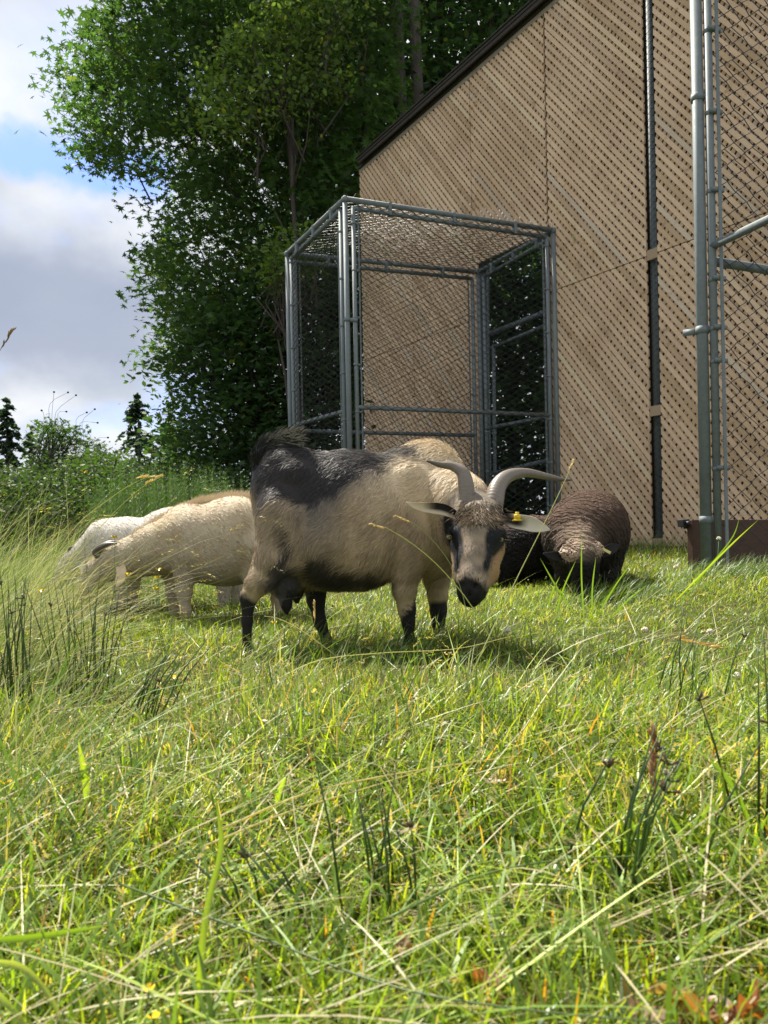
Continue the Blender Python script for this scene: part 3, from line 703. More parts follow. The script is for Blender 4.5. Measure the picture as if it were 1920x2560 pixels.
def goatcol(p):
    u, v = proj(p); n1 = vnoise(p, 22, 1); n2 = vnoise(p, 60, 2); n3 = vnoise(p, 8, 3)
    uu = u + n1 * 9 + n2 * 5 + R.normal(0, 2.5, len(p)); vv = v + vnoise(p, 25, 5) * 7 + n2 * 4
    c = np.tile(np.array([0.375, 0.285, 0.185]), (len(p), 1)) * (1 + 0.10 * n3 + 0.05 * n1)[:, None]
    st_ = vnoise(p * np.array([1, 1, 0.35]), 75, 41) + 0.7 * vnoise(p * np.array([1, 1, 0.35]), 150, 42); c = c * (1 + 0.20 * np.clip(st_, -1.6, 1.4))[:, None]
    cream = np.clip((1300 - vv) / 150, 0, 1) * np.clip((uu - 880) / 90, 0, 1); c = lerp(c, [0.80, 0.66, 0.45], cream)
    c = lerp(c, [0.22, 0.165, 0.11], inpoly(uu, vv, [(660, 1240), (760, 1240), (850, 1260), (850, 1420), (760, 1410), (720, 1330)], 40) * 0.55)
    rib = np.clip((uu - 820) / 60, 0, 1) * np.clip((1150 - uu) / 50, 0, 1) * 0.35; c = lerp(c, [0.50, 0.365, 0.21], rib)
    c = lerp(c, [0.14, 0.125, 0.115], np.clip(inpoly(uu, vv, MOT, 34) * 0.95, 0, 1))
    lowb = np.clip((vv - 1440) / 40, 0, 1); c = lerp(c, [0.30, 0.235, 0.11], lowb * 0.6)
    c = lerp(c, [0.018, 0.016, 0.018], np.clip(inpoly(uu + vnoise(p * np.array([1, 1, 0.4]), 90, 44) * 10, vv + vnoise(p, 55, 45) * 9, SAD, 14) * 1.25 - 0.1, 0, 0.96)); c = lerp(c, [0.018, 0.016, 0.016], inpoly(uu, vv, BEL, 12) * 0.93)
    c = lerp(c, [0.02, 0.018, 0.018], inpoly(uu, vv, THI, 9) * 0.9)
    c = lerp(c, [0.03, 0.027, 0.028], np.clip((700 - uu) / 8 + 0.2, 0, 1) * np.clip((1240 - vv) / 40, 0, 1) * np.clip((660 - uu) / 15, 0, 1))
    ud = inpoly(uu, vv, [(672, 1440), (700, 1400), (745, 1425), (750, 1480), (730, 1545), (700, 1545), (675, 1490)], 6); c = lerp(c, [0.075, 0.068, 0.072], ud)
    # socks
    soc = np.where(uu < 700, np.clip((vv - 1487 - (uu - 620) * 0.5) / 14, 0, 1), np.where(uu < 900, np.clip((vv - 1468) / 14, 0, 1), np.where(uu < 1062, np.clip((vv - 1528 + (uu - 1015) * 1.6) / 14, 0, 1), np.clip((vv - 1500) / 14, 0, 1))))
    c = lerp(c, [0.016, 0.014, 0.014], soc)
    tailw = np.clip((1140 - v) / 20, 0, 1) * np.clip((715 - u) / 20, 0, 1); c = lerp(c, [0.02, 0.018, 0.018], tailw)
    # face
    hw = headw(p); a = u + n2 * 2.5; b = v + n1 * 2.5
    f = np.tile(np.array([0.25, 0.19, 0.13]), (len(p), 1)) * (1 + 0.30 * vnoise(p, 70, 9))[:, None]
    f = lerp(f, [0.20, 0.165, 0.13], np.clip(1 - np.abs(a - 1180) / 16, 0, 1) * np.clip((b - 1350) / 40, 0, 1) * 0.5)
    f = lerp(f, [0.25, 0.215, 0.165], np.clip((1350 - b) / 60, 0, 1) * 0.8); f = lerp(f, [0.10, 0.08, 0.06], np.clip((vnoise(p, 95, 13) + (1290 - b) / 40) * 0.5, 0, 0.6))
    f = lerp(f, [0.34, 0.21, 0.095], np.clip((a - 1222) / 8, 0, 1) * np.clip((b - 1350) / 10, 0, 1))
    f = lerp(f, [0.36, 0.25, 0.15], np.clip((1140 - a) / 6, 0, 1) * np.clip((b - 1372) / 10, 0, 1))
    f = lerp(f, [0.013, 0.013, 0.016], inpoly(a, b, LB_, 3.5)); f = lerp(f, [0.013, 0.013, 0.016], inpoly(a, b, RB_, 3.5)); f = lerp(f, [0.012, 0.011, 0.011], inpoly(a, b, NOS, 4))
    return np.clip(c * (1 - hw[:, None]) + f * hw[:, None], 0.004, 0.85)
goat = empty('goat', (P(860, 1640, 2.75)[0], 2.75, -0.38), 'large tan goat with black saddle, black socks and long curved horns facing the camera', 'goat')
npmesh('body', V, Fs, M_hide, goatcol(V), True, goat)
def gflow(p, n):
    u, v = proj(p); f = np.zeros_like(p); f[:, 0] = -0.75; f[:, 2] = -0.65
    top = np.clip((1200 - v) / 80, 0, 1); f[:, 2] += 0.45 * top
    leg = np.clip((v - 1450) / 40, 0, 1); f[:, 0] *= 1 - leg * 0.9; f[:, 2] -= leg * 0.4
    hw = headw(p)[:, None]; d = unit(HA - HB); f = f * (1 - hw) + (d + (p - HB) * np.array([3, 0, 0])) * hw
    tl = (np.clip((1170 - v) / 20, 0, 1) * np.clip((720 - u) / 20, 0, 1))[:, None]; return f * (1 - tl) + np.array([0.6, 0, 0.7]) * tl
def glen(p, n):
    u, v = proj(p); hw = headw(p); leg = np.clip((v - 1460) / 40, 0, 1); w_ = 1 - 0.45 * hw; w_ = w_ * (1 - 0.78 * leg * (1 - hw))
    bel = np.clip((v - 1390) / 50, 0, 1) * np.clip((u - 740) / 20, 0, 1) * np.clip((1000 - u) / 20, 0, 1) * (1 - leg)
    return w_ * (1 + 0.5 * bel) * (1 + 0.35 * np.clip((1165 - v) / 30, 0, 1) * (1 - hw))
def glift(p, n):
    u, v = proj(p); return 0.22 + 0.45 * np.clip((1160 - v) / 40, 0, 1) * np.clip((u - 900) / 60, 0, 1)
fur('fur', V, Fs, nrm, fn, goatcol, 120000, 0.030, gflow, glift, 0.0017, goat, 21, glen)
# tail brush
def brush():
    r = np.random.default_rng(5); n = 5200; t = r.random(n) ** 0.8
    pts = np.array([P(650, 1190, 2.71), P(645, 1150, 2.70), P(660, 1115, 2.70), P(700, 1096, 2.70), P(738, 1090, 2.70)])
    s = t * (len(pts) - 1); i = np.minimum(s.astype(int), len(pts) - 2); fr = (s - i)[:, None]; p = pts[i] * (1 - fr) + pts[i + 1] * fr
    p = p + r.normal(0, 0.009, p.shape); tan = pts[i + 1] - pts[i]; tan /= np.linalg.norm(tan, axis=1)[:, None]
    rd = r.normal(0, 1, (n, 3)); rd -= tan * (rd * tan).sum(1)[:, None]; rd /= np.linalg.norm(rd, axis=1)[:, None]
    d = tan * 0.75 + rd * 0.55 + np.array([0.15, 0, 0.12]); d /= np.linalg.norm(d, axis=1)[:, None]; Ln = (0.022 + 0.026 * r.random(n))[:, None]
    p1 = p + d * Ln * 0.5; d2 = d + np.array([0.35, 0, -0.1]); d2 /= np.linalg.norm(d2, axis=1)[:, None]; p2 = p1 + d2 * Ln * 0.5
    sd_ = np.cross(d, np.array([0.1, 1, 0.2])); sd_ /= np.linalg.norm(sd_, axis=1)[:, None]; w_ = 0.0016
    VV = np.stack([p - sd_ * w_, p + sd_ * w_, p1 - sd_ * w_ * .8, p1 + sd_ * w_ * .8, p2], 1).reshape(-1, 3); bi = np.arange(n)[:, None] * 5
    FF = np.concatenate([bi + np.array([[0, 1, 3]]), bi + np.array([[0, 3, 2]]), bi + np.array([[2, 3, 4]])])
    c = lerp(np.tile(np.array([0.018, 0.017, 0.018]), (n, 1)), [0.24, 0.22, 0.17], np.clip((t - 0.45) * 2.4, 0, 1) * (r.random(n) < 0.6))
    npmesh('tail_hair', VV, FF, M_fur, np.repeat(c, 5, 0), True, goat)
brush()
def forelock():
    r = np.random.default_rng(15); n = 3200; u = r.normal(1197, 22, n); v = r.normal(1290, 15, n); y = 2.402 + 0.055 * ((u - 1197) / 60) ** 2 + 0.0012 * np.maximum(1300 - v, 0) + r.random(n) * 0.012
    p = np.array([P(a, b, c) for a, b, c in zip(u, v, y)]); d = np.stack([(u - 1197) / 60 + r.normal(0, 0.3, n), -0.35 + r.normal(0, 0.15, n), -0.8 + r.normal(0, 0.35, n)], 1); d /= np.linalg.norm(d, axis=1)[:, None]
    L_ = (0.012 + 0.018 * r.random(n))[:, None]; sd_ = np.cross(d, [0, 1, 0]); sd_ /= np.linalg.norm(sd_, axis=1)[:, None]; w_ = 0.0010
    VV = np.stack([p - sd_ * w_, p + sd_ * w_, p + d * L_], 1).reshape(-1, 3); c = np.where((r.random(n) < 0.45)[:, None], np.array([[0.05, 0.04, 0.033]]), np.array([[0.34, 0.24, 0.14]])) * (1 + r.normal(0, 0.2, (n, 1)))
    npmesh('forelock', VV, np.arange(3 * n).reshape(-1, 3), M_fur, np.repeat(np.clip(c, .01, .7), 3, 0), False, goat)
forelock()
# horns
def catmull(pts, n):
    pts = np.array(pts, float); q = np.vstack([2 * pts[0] - pts[1], pts, 2 * pts[-1] - pts[-2]]); out = []
    for s in np.linspace(0, len(pts) - 1 - 1e-6, n):
        i = int(s); t = s - i; a, b, c, d = q[i], q[i + 1], q[i + 2], q[i + 3]
        out.append(0.5 * ((2 * b) + (-a + c) * t + (2 * a - 5 * b + 4 * c - d) * t * t + (-a + 3 * b - 3 * c + d) * t ** 3))
    return np.array(out)
def horn(pts, dark=False, ridge=34, cross=1.35):
    A = np.array([np.append(P(u, v, y), r * y / F) for u, v, y, r in pts]); n = 150; C = catmull(A, n); pos = C[:, :3]; rad = C[:, 3]
    mb = MB(); k = 18; ts = np.linspace(0, 1, n)
    rr = rad * (1 + 0.014 * np.clip(1.1 - ts * 1.2, 0, 1) * np.sin(ts * ridge * 6.283 + 1.5 * np.sin(ts * 30)))
    mb.tube(list(pos), list(rr), k); o = mb.build('horn', M_horn, goat, True)
    t = np.repeat(ts, k); base = np.array([0.235, 0.195, 0.155]) if not dark else np.array([0.09, 0.075, 0.065])
    c = base * (0.95 + 0.10 * np.sin(t * ridge * 6.283 + 1.5 * np.sin(t * 30) + 0.8)[:, None] * np.clip(1.1 - t * 1.1, 0, 1)[:, None]); c = lerp(c, base * 0.35, np.clip((t - 0.62) * 2.6, 0, 1)); setcol(o, np.clip(c, 0.01, 1)); return o
horn([(1170, 1290, 2.54, 23), (1166, 1258, 2.545, 21.5), (1165, 1215, 2.55, 20), (1157, 1183, 2.56, 16.5), (1132, 1166, 2.57, 11.5), (1098, 1161, 2.575, 7.5), (1066, 1152, 2.575, 2)])
horn([(1230, 1285, 2.54, 25), (1236, 1250, 2.55, 24), (1246, 1214, 2.58, 21), (1272, 1190, 2.62, 16.5), (1315, 1182, 2.67, 11.5), (1370, 1192, 2.72, 8), (1405, 1199, 2.74, 5), (1430, 1200, 2.75, 1.8)])
# ears: a folded leaf of skin with thickness
def ear(name, axis, wdt, droop, cols, parent, fold=0.5, thick=0.004, seed=1, nrmhint=(0, -1, 0.2)):
    r = np.random.default_rng(seed); n = 14; C = catmull([P(*a[:3]) for a in axis], n); W = np.interp(np.linspace(0, 1, n), np.linspace(0, 1, len(wdt)), wdt) * axis[0][2] / F
    m = 9; top = []; bot = []; cc = []
    for i in range(n):
        t = C[min(i + 1, n - 1)] - C[max(i - 1, 0)]; t = unit(t); nh = np.array(nrmhint, float); side = unit(np.cross(t, nh)); nn = unit(np.cross(side, t))
        for j in range(m):
            a = (j / (m - 1) - 0.5) * 2; fo = fold * (1 - 0.55 * i / (n - 1))
            p = C[i] + side * (a * W[i] * math.cos(fo * abs(a))) + nn * (abs(a) ** 1.5 * W[i] * math.sin(fo) + droop * math.sin(i / (n - 1) * PI) * a * 0.3 * W[i])
            top.append(p + nn * thick * (1 - 0.6 * abs(a))); bot.append(p - nn * thick * (1 - 0.6 * abs(a)))
    vs = top + bot; N1 = n * m; fs = []
    for i in range(n - 1):
        for j in range(m - 1):
            a = i * m + j; fs.append((a, a + 1, a + m + 1, a + m)); fs.append((N1 + a, N1 + a + m, N1 + a + m + 1, N1 + a + 1))
        a = i * m; fs.append((a, a + m, N1 + a + m, N1 + a)); a = i * m + m - 1; fs.append((a, N1 + a, N1 + a + m, a + m))
    fs.append(tuple(range((n - 1) * m, n * m)) + tuple(range(N1 + n * m - 1, N1 + (n - 1) * m - 1, -1)))
    o = MB().add(vs, fs).build(name, M_hide, parent, True); tt = np.tile(np.repeat(np.linspace(0, 1, n), m), 2); aa = np.tile(np.tile(np.linspace(-1, 1, m), n), 2); inner = np.concatenate([np.ones(N1), np.zeros(N1)])
    setcol(o, cols(tt, aa, inner)); s = o.modifiers.new('sub', 'SUBSURF'); s.levels = 1; s.render_levels = 1; return o
def earc1(t, a, inner):
    c = np.tile(np.array([0.55, 0.45, 0.30]), (len(t), 1)); c = lerp(c, [0.02, 0.018, 0.018], inner * np.clip((0.62 - t) * 5, 0, 1) * np.clip((a * 1.0 + 0.35) * 4, 0, 1)); return c
def earc2(t, a, inner):
    c = np.tile(np.array([0.60, 0.53, 0.42]), (len(t), 1)); c = lerp(c, [0.018, 0.016, 0.016], np.clip((0.52 - t) * 6, 0, 1) * np.clip((0.6 - np.abs(a)) * 5, 0, 1)); return lerp(c, [0.05, 0.04, 0.03], np.clip((0.25 - t) * 8, 0, 1))
e1 = ear('ear', [(1140, 1290, 2.52, 0), (1108, 1276, 2.51, 0), (1072, 1271, 2.50, 0), (1040, 1266, 2.50, 0), (1013, 1255, 2.50, 0)], [13, 17, 16, 13, 8, 1.5], 1.0, earc1, goat, 0.7)
e2 = ear('ear', [(1255, 1296, 2.52, 0), (1285, 1305, 2.50, 0), (1318, 1310, 2.49, 0), (1348, 1318, 2.485, 0), (1376, 1325, 2.485, 0)], [13, 20, 20, 20, 13, 1.5], -0.8, earc2, goat, 0.55)
mb = MB(); q = P(1293, 1290, 2.475); mb.tube([q - UP * 0.012, q + UP * 0.004, q + UP * 0.006], [0.0105, 0.0105, 0.008], 14); mb.tube([q + UP * 0.004, q + UP * 0.013], 0.006, 12); mb.box(q - UP * 0.014, (0.03, 0, 0), (0, 0.022, 0), (0, 0, 0.004)); mb.build('ear_tag', M_tag, goat, True)
# eyes
def eye(u, v, y, r, par):
    c = P(u, v, y); rm = r * y / F; vs = []; fs = []; n, m = 10, 14
    for i in range(n + 1):
        for j in range(m):
            a = PI * i / n; b = 2 * PI * j / m; vs.append(c + rm * np.array([math.sin(a) * math.cos(b), -math.cos(a), math.sin(a) * math.sin(b)]))
    for i in range(n):
        for j in range(m): fs.append((i * m + j, i * m + (j + 1) % m, (i + 1) * m + (j + 1) % m, (i + 1) * m + j))
    o = MB().add(vs, fs).build('eye', M_eye, par, True)
    mb = MB(); 
    for k in range(-4, 5): pass
    mb.tube([c + rm * np.array([math.sin(t) * 0.99, -math.cos(t) * 0.99, 0]) for t in np.linspace(-0.6, 0.6, 9)], [rm * x for x in (0.05, .14, .19, .21, .22, .21, .19, .14, .05)], 8); mb.build('pupil', M_black, o, True)
    mb = MB(); mb.tube([c + rm * np.array([math.sin(t) * 1.05, -abs(math.cos(t)) * 0.95, 0.62 + 0.2 * math.cos(t)]) for t in np.linspace(-1.2, 1.2, 11)], rm * 0.24, 6); mb.build('eyelid', M_dark, o, True)
eye(1251, 1348, 2.468, 7.5, goat); eye(1124, 1342, 2.470, 7.5, goat)

# ------------------------------------------------------------------ the two pale goats
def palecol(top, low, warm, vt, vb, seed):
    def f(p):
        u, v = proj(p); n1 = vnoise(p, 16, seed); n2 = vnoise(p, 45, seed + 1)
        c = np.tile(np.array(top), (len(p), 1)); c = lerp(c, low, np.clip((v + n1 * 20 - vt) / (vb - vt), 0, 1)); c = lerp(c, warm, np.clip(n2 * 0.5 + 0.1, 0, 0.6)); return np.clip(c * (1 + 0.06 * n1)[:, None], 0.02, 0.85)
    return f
def flow_left(p, n):
    f = np.zeros_like(p); f[:, 0] = 0.8; f[:, 2] = -0.6; u, v = proj(p); leg = np.clip((v - 1440) / 30, 0, 1); f[:, 0] *= 1 - leg; return f
B = Body(); y1 = 3.75
B.ell(590, 1345, y1, 120, 106, 0.19, 0.05); B.ell(700, 1335, y1 + 0.02, 80, 98, 0.16, 0.05); B.ell(490, 1358, y1, 85, 92, 0.165, 0.05); B.ell(560, 1395, y1, 100, 70, 0.17, 0.05)
B.ell(470, 1300, y1, 45, 35, 0.06, 0.05)
B.chain([(470, 1345, y1, 76), (395, 1372, y1, 60), (325, 1396, y1, 46), (285, 1408, y1, 38)], 0.05)
B.chain([(278, 1408, y1, 38), (250, 1425, y1, 32), (222, 1462, y1, 24), (208, 1485, y1, 18)], 0.03)
for (u, dy_) in ((461, -0.09), (436, 0.10)):
    B.chain([(u + 8, 1390, y1 + dy_, 42), (u, 1440, y1 + dy_, 24), (u - 1, 1480, y1 + dy_, 18), (u + 2, 1530, y1 + dy_, 12), (u + 2, 1575, y1 + dy_, 12)], 0.03)
for (u, dy_) in ((625, -0.10), (694, 0.10)):
    B.chain([(u + 25, 1370, y1 + dy_, 50), (u + 12, 1435, y1 + dy_, 27), (u, 1490, y1 + dy_, 15), (u - 4, 1540, y1 + dy_, 12), (u - 6, 1580, y1 + dy_, 12)], 0.03)
Vv, Ff, nn_, fn_ = B.mesh(0.011)
g1 = empty('goat', (P(560, 1560, y1)[0], y1, -0.33), 'cream goat grazing head down behind the horned goat, its rump hidden by her', 'goat')
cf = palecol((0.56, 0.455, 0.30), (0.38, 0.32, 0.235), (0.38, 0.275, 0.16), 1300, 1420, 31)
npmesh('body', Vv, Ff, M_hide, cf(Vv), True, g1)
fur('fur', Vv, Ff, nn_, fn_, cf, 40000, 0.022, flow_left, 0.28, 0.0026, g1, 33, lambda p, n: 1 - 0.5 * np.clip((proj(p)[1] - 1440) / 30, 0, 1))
# mane along the spine
r = np.random.default_rng(8); n = 5000; t = r.random(n); sp = np.array([P(330, 1343, y1), P(380, 1309, y1), P(442, 1274, y1), P(500, 1253, y1), P(570, 1241, y1), P(640, 1242, y1), P(720, 1247, y1)])
s = t * (len(sp) - 1); i = np.minimum(s.astype(int), len(sp) - 2); fr = (s - i)[:, None]; p = sp[i] * (1 - fr) + sp[i + 1] * fr + r.normal(0, 1, (n, 3)) * np.array([0.005, 0.022, 0.003]) - UP * 0.008
d = np.array([0.55, 0, 0.85]) + r.normal(0, 0.2, (n, 3)); d /= np.linalg.norm(d, axis=1)[:, None]; Ln = (0.022 + 0.03 * r.random(n))[:, None]; sd_ = np.cross(d, [0, 1, 0]); w_ = 0.0014
VV = np.stack([p - sd_ * w_, p + sd_ * w_, p + d * Ln], 1).reshape(-1, 3); npmesh('mane', VV, np.arange(3 * n).reshape(-1, 3), M_fur, np.tile([0.62, 0.50, 0.33], (3 * n, 1)), False, g1)
def horn2(pts, par):
    mb = MB(); C = catmull([np.append(P(u, v, y), r_ * y / F) for u, v, y, r_ in pts], 40); mb.tube(list(C[:, :3]), list(C[:, 3]), 12); setcol(mb.build('horn', M_horn, par, True), (0.085, 0.07, 0.06))
horn2([(258, 1398, y1 - 0.04, 11), (240, 1380, y1 - 0.05, 9.5), (262, 1364, y1 - 0.06, 7.5), (292, 1358, y1 - 0.07, 2)], g1)
horn2([(262, 1396, y1 + 0.04, 11), (246, 1378, y1 + 0.05, 9.5), (268, 1360, y1 + 0.06, 7.5), (300, 1354, y1 + 0.07, 2)], g1)
pc = lambda t, a, i: np.tile(np.array([0.60, 0.46, 0.32]), (len(t), 1))
ear('ear', [(292, 1408, y1 - 0.06, 0), (305, 1425, y1 - 0.11, 0), (300, 1452, y1 - 0.14, 0), (290, 1468, y1 - 0.15, 0)], [8, 13, 12, 2], 0.3, pc, g1, 0.4)
ear('ear', [(288, 1404, y1 + 0.06, 0), (300, 1415, y1 + 0.12, 0), (306, 1432, y1 + 0.16, 0)], [8, 12, 10, 2], 0.3, pc, g1, 0.4)
B = Body(); y2 = 4.35
B.ell(440, 1358, y2, 110, 90, 0.2, 0.05); B.ell(560, 1355, y2, 80, 88, 0.17, 0.05); B.ell(320, 1368, y2, 75, 76, 0.17, 0.05); B.ell(262, 1345, y2, 45, 46, 0.12, 0.05)
B.chain([(285, 1365, y2, 58), (235, 1385, y2, 44), (195, 1405, y2, 34)], 0.05); B.chain([(195, 1405, y2, 32), (170, 1425, y2, 25), (148, 1462, y2, 17)], 0.03)
for (u, dy_) in ((300, -0.1), (330, 0.1), (560, -0.1), (590, 0.1)): B.chain([(u, 1400, y2 + dy_, 34), (u, 1460, y2 + dy_, 16), (u, 1545, y2 + dy_, 11)], 0.03)
Vv, Ff, nn_, fn_ = B.mesh(0.012)
g2 = empty('goat', (P(350, 1545, y2)[0], y2, -0.30), 'whitest goat grazing at the far left beyond the cream goat', 'goat')
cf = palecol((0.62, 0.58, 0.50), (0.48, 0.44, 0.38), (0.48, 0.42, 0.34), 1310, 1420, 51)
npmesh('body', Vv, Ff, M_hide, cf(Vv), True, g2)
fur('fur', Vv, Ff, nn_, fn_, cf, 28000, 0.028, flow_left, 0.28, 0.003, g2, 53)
ear('ear', [(205, 1402, y2 - 0.06, 0), (212, 1420, y2 - 0.12, 0), (206, 1444, y2 - 0.15, 0)], [7, 11, 10, 2], 0.3, lambda t, a, i: np.tile(np.array([0.7, 0.62, 0.5]), (len(t), 1)), g2, 0.4)
horn2([(186, 1392, y2 - 0.03, 8), (176, 1374, y2 - 0.04, 6.5), (196, 1364, y2 - 0.05, 2)], g2)

# ------------------------------------------------------------------ the two brown sheep
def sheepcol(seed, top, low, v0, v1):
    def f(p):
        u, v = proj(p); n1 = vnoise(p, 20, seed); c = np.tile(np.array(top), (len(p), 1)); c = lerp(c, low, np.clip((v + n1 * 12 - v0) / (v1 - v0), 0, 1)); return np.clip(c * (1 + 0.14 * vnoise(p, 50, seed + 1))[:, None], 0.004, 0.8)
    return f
B = Body(); y3 = 4.40
B.ell(1466, 1333, y3, 98, 105, 0.36, 0.05); B.ell(1480, 1300, y3 + 0.12, 72, 70, 0.30, 0.06); B.ell(1430, 1345, y3 - 0.2, 74, 82, 0.2, 0.05)
B.chain([(1440, 1335, y3 - 0.25, 66), (1448, 1372, y3 - 0.42, 52), (1454, 1394, y3 - 0.50, 42)], 0.04)
B.chain([(1455, 1392, y3 - 0.51, 42), (1462, 1430, y3 - 0.56, 32), (1468, 1470, y3 - 0.58, 23), (1470, 1486, y3 - 0.585, 18)], 0.03)
for (u, y_) in ((1408, y3 - 0.22), (1524, y3 - 0.18), (1415, y3 + 0.28), (1530, y3 + 0.28)): B.chain([(u, 1395, y_, 30), (u, 1440, y_, 18), (u, 1480, y_, 13), (u, 1512, y_, 14)], 0.03)
Vv, Ff, nn_, fn_ = B.mesh(0.010)
s1_ = empty('sheep', (P(1466, 1500, y3)[0], y3, -0.24), 'stocky dark brown sheep grazing towards the camera with a frizzy light topknot', 'sheep')
def scol(p):
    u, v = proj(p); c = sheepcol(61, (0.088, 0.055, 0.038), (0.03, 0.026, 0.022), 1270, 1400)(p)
    nk = np.exp(-(((u - 1450) / 42) ** 2 + ((v - 1350) / 42) ** 2)) * np.clip((y3 - 0.1 - p[:, 1]) * 8, 0, 1); c = lerp(c, [0.30, 0.22, 0.155], nk)
    face = np.clip((v - 1402) / 10, 0, 1) * np.clip((y3 - 0.3 - p[:, 1]) * 10, 0, 1); return lerp(c, [0.014, 0.012, 0.011], face)
# shearing folds running round the neck and shoulder
pp = Vv; dd_ = np.linalg.norm((pp - P(1455, 1400, y3 - 0.5)) * np.array([1.15, 0.5, 1.0]), axis=1)
rg = (0.0030 * np.sin(dd_ * 190 + 2.5 * vnoise(pp, 7, 3)) + 0.002 * vnoise(pp, 70, 4)) * np.clip((dd_ - 0.03) * 20, 0, 1) * np.clip((1440 - proj(pp)[1]) / 40, 0, 1); Vw = Vv + nn_ * rg[:, None]
npmesh('body', Vw, Ff, M_wool, scol(Vv), True, s1_)
fur('wool', Vv, Ff, nn_, fn_, scol, 16000, 0.010, lambda p, n: R.normal(0, 1, p.shape), 1.2, 0.0022, s1_, 63)
# topknot of curls
r = np.random.default_rng(4); mbk = MB(); kc = []
for i in range(240):
    a = r.random() * 2 * PI; rad = math.sqrt(r.random()); c = P(1455 + 54 * rad * math.cos(a), 1378 + 26 * rad * math.sin(a), y3 - 0.585 + 0.05 * rad * rad + 0.03 * rad * math.sin(a) * -1)
    q = [c + np.array([0.009 * math.cos(t + a), -0.004 + 0.003 * math.sin(2 * t), 0.009 * math.sin(t + a)]) for t in np.linspace(0, 4.5, 7)]
    nv = len(mbk.v); mbk.tube(q, 0.0042, 5); cc_ = np.array([0.33, 0.235, 0.165]) * r.normal(1, 0.2); kc += [np.clip(cc_, 0.08, 0.5)] * (len(mbk.v) - nv)
setcol(mbk.build('topknot', M_fur, s1_, True), np.array(kc))
dk = lambda t, a, i: np.tile(np.array([0.016, 0.014, 0.014]), (len(t), 1))
ear('ear', [(1408, 1392, y3 - 0.52, 0), (1385, 1390, y3 - 0.52, 0), (1357, 1384, y3 - 0.5, 0)], [10, 13, 9, 2], 0.4, dk, s1_, 0.5)
ear('ear', [(1502, 1386, y3 - 0.52, 0), (1525, 1374, y3 - 0.52, 0), (1549, 1362, y3 - 0.5, 0)], [10, 15, 13, 2], 0.4, dk, s1_, 0.5)
mb = MB(); q = P(1516, 1377, y3 - 0.545); mb.box(q, (0.04, 0, -0.022), (0.0, 0.004, 0.0), (0.006, 0, 0.012)); mb.build('ear_tag', M_paletag, s1_)
B = Body(); y4 = 4.75
B.ell(1330, 1372, y4, 92, 84, 0.2, 0.05); B.ell(1385, 1370, y4 + 0.03, 70, 80, 0.18, 0.05); B.ell(1285, 1385, y4, 60, 70, 0.16, 0.05)
B.chain([(1280, 1375, y4, 52), (1235, 1415, y4 - 0.05, 36), (1212, 1448, y4 - 0.08, 22)], 0.04)
for (u, y_) in ((1268, y4 - 0.1), (1305, y4 + 0.1), (1385, y4 - 0.1), (1400, y4 + 0.1)): B.chain([(u, 1420, y_, 28), (u, 1455, y_, 16), (u, 1492, y_, 14)], 0.03)
Vv, Ff, nn_, fn_ = B.mesh(0.011)
s2_ = empty('sheep', (P(1330, 1490, y4)[0], y4, -0.22), 'black-brown sheep half hidden behind the horned goat\'s face and the other sheep', 'sheep')
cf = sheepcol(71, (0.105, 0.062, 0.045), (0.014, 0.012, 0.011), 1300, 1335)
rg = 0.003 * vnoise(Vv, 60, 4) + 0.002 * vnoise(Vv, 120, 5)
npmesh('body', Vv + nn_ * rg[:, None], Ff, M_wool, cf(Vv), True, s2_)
fur('wool', Vv, Ff, nn_, fn_, cf, 9000, 0.012, lambda p, n: R.normal(0, 1, p.shape), 1.2, 0.0025, s2_, 73)

# ------------------------------------------------------------------ trees
def leafshape(kind):
    if kind == 'maple':
        pts = []
        for k, a in enumerate(np.radians([-90, -62, -38, -12, 16, 42, 66, 90, 114, 138, 164, 192, 218, 242])):
            rr = [0.12, 0.42, 0.32, 0.88, 0.36, 0.85, 0.34, 1.0, 0.34, 0.85, 0.36, 0.88, 0.32, 0.42][k]
            pts.append((rr * math.cos(a) * 0.6, rr * math.sin(a) * 0.6, 0.10 * rr * rr * -1))
        v = np.array(pts); f = [(0, i, i + 1) for i in range(1, 13)]
        return v, np.array(f)
    if kind == 'oval':
        v = np.array([(0, -0.5, 0), (0.26, -0.15, -0.05), (0.24, 0.2, -0.05), (0, 0.55, -0.08), (-0.24, 0.2, -0.05), (-0.26, -0.15, -0.05)]); return v, np.array([(0, 1, 5), (1, 2, 4), (1, 4, 5), (2, 3, 4)])
    if kind == 'needle':
        v = np.array([(-0.10, 0, 0), (0.10, 0, 0), (0, 1, -0.12)]); return v, np.array([(0, 1, 2)])
    v = np.array([(0, -0.5, 0), (0.3, 0, -0.05), (0, 0.5, -0.05), (-0.3, 0, -0.05)]); return v, np.array([(0, 1, 2), (0, 2, 3)])
def rotbasis(n, r, tilt, dirs=None):
    """random leaf frames: normal near up, tilted; returns (n,3,3) columns x,y,z"""
    a = r.random(n) * 2 * PI; z = np.stack([r.normal(0, tilt, n), r.normal(0, tilt, n), np.ones(n)], 1); z /= np.linalg.norm(z, axis=1)[:, None]
    y = np.stack([np.cos(a), np.sin(a), -0.35 + 0 * a], 1)
    if dirs is not None: y = dirs
    y = y - z * (y * z).sum(1)[:, None]; y /= np.linalg.norm(y, axis=1)[:, None]; x = np.cross(y, z); return np.stack([x, y, z], 2)
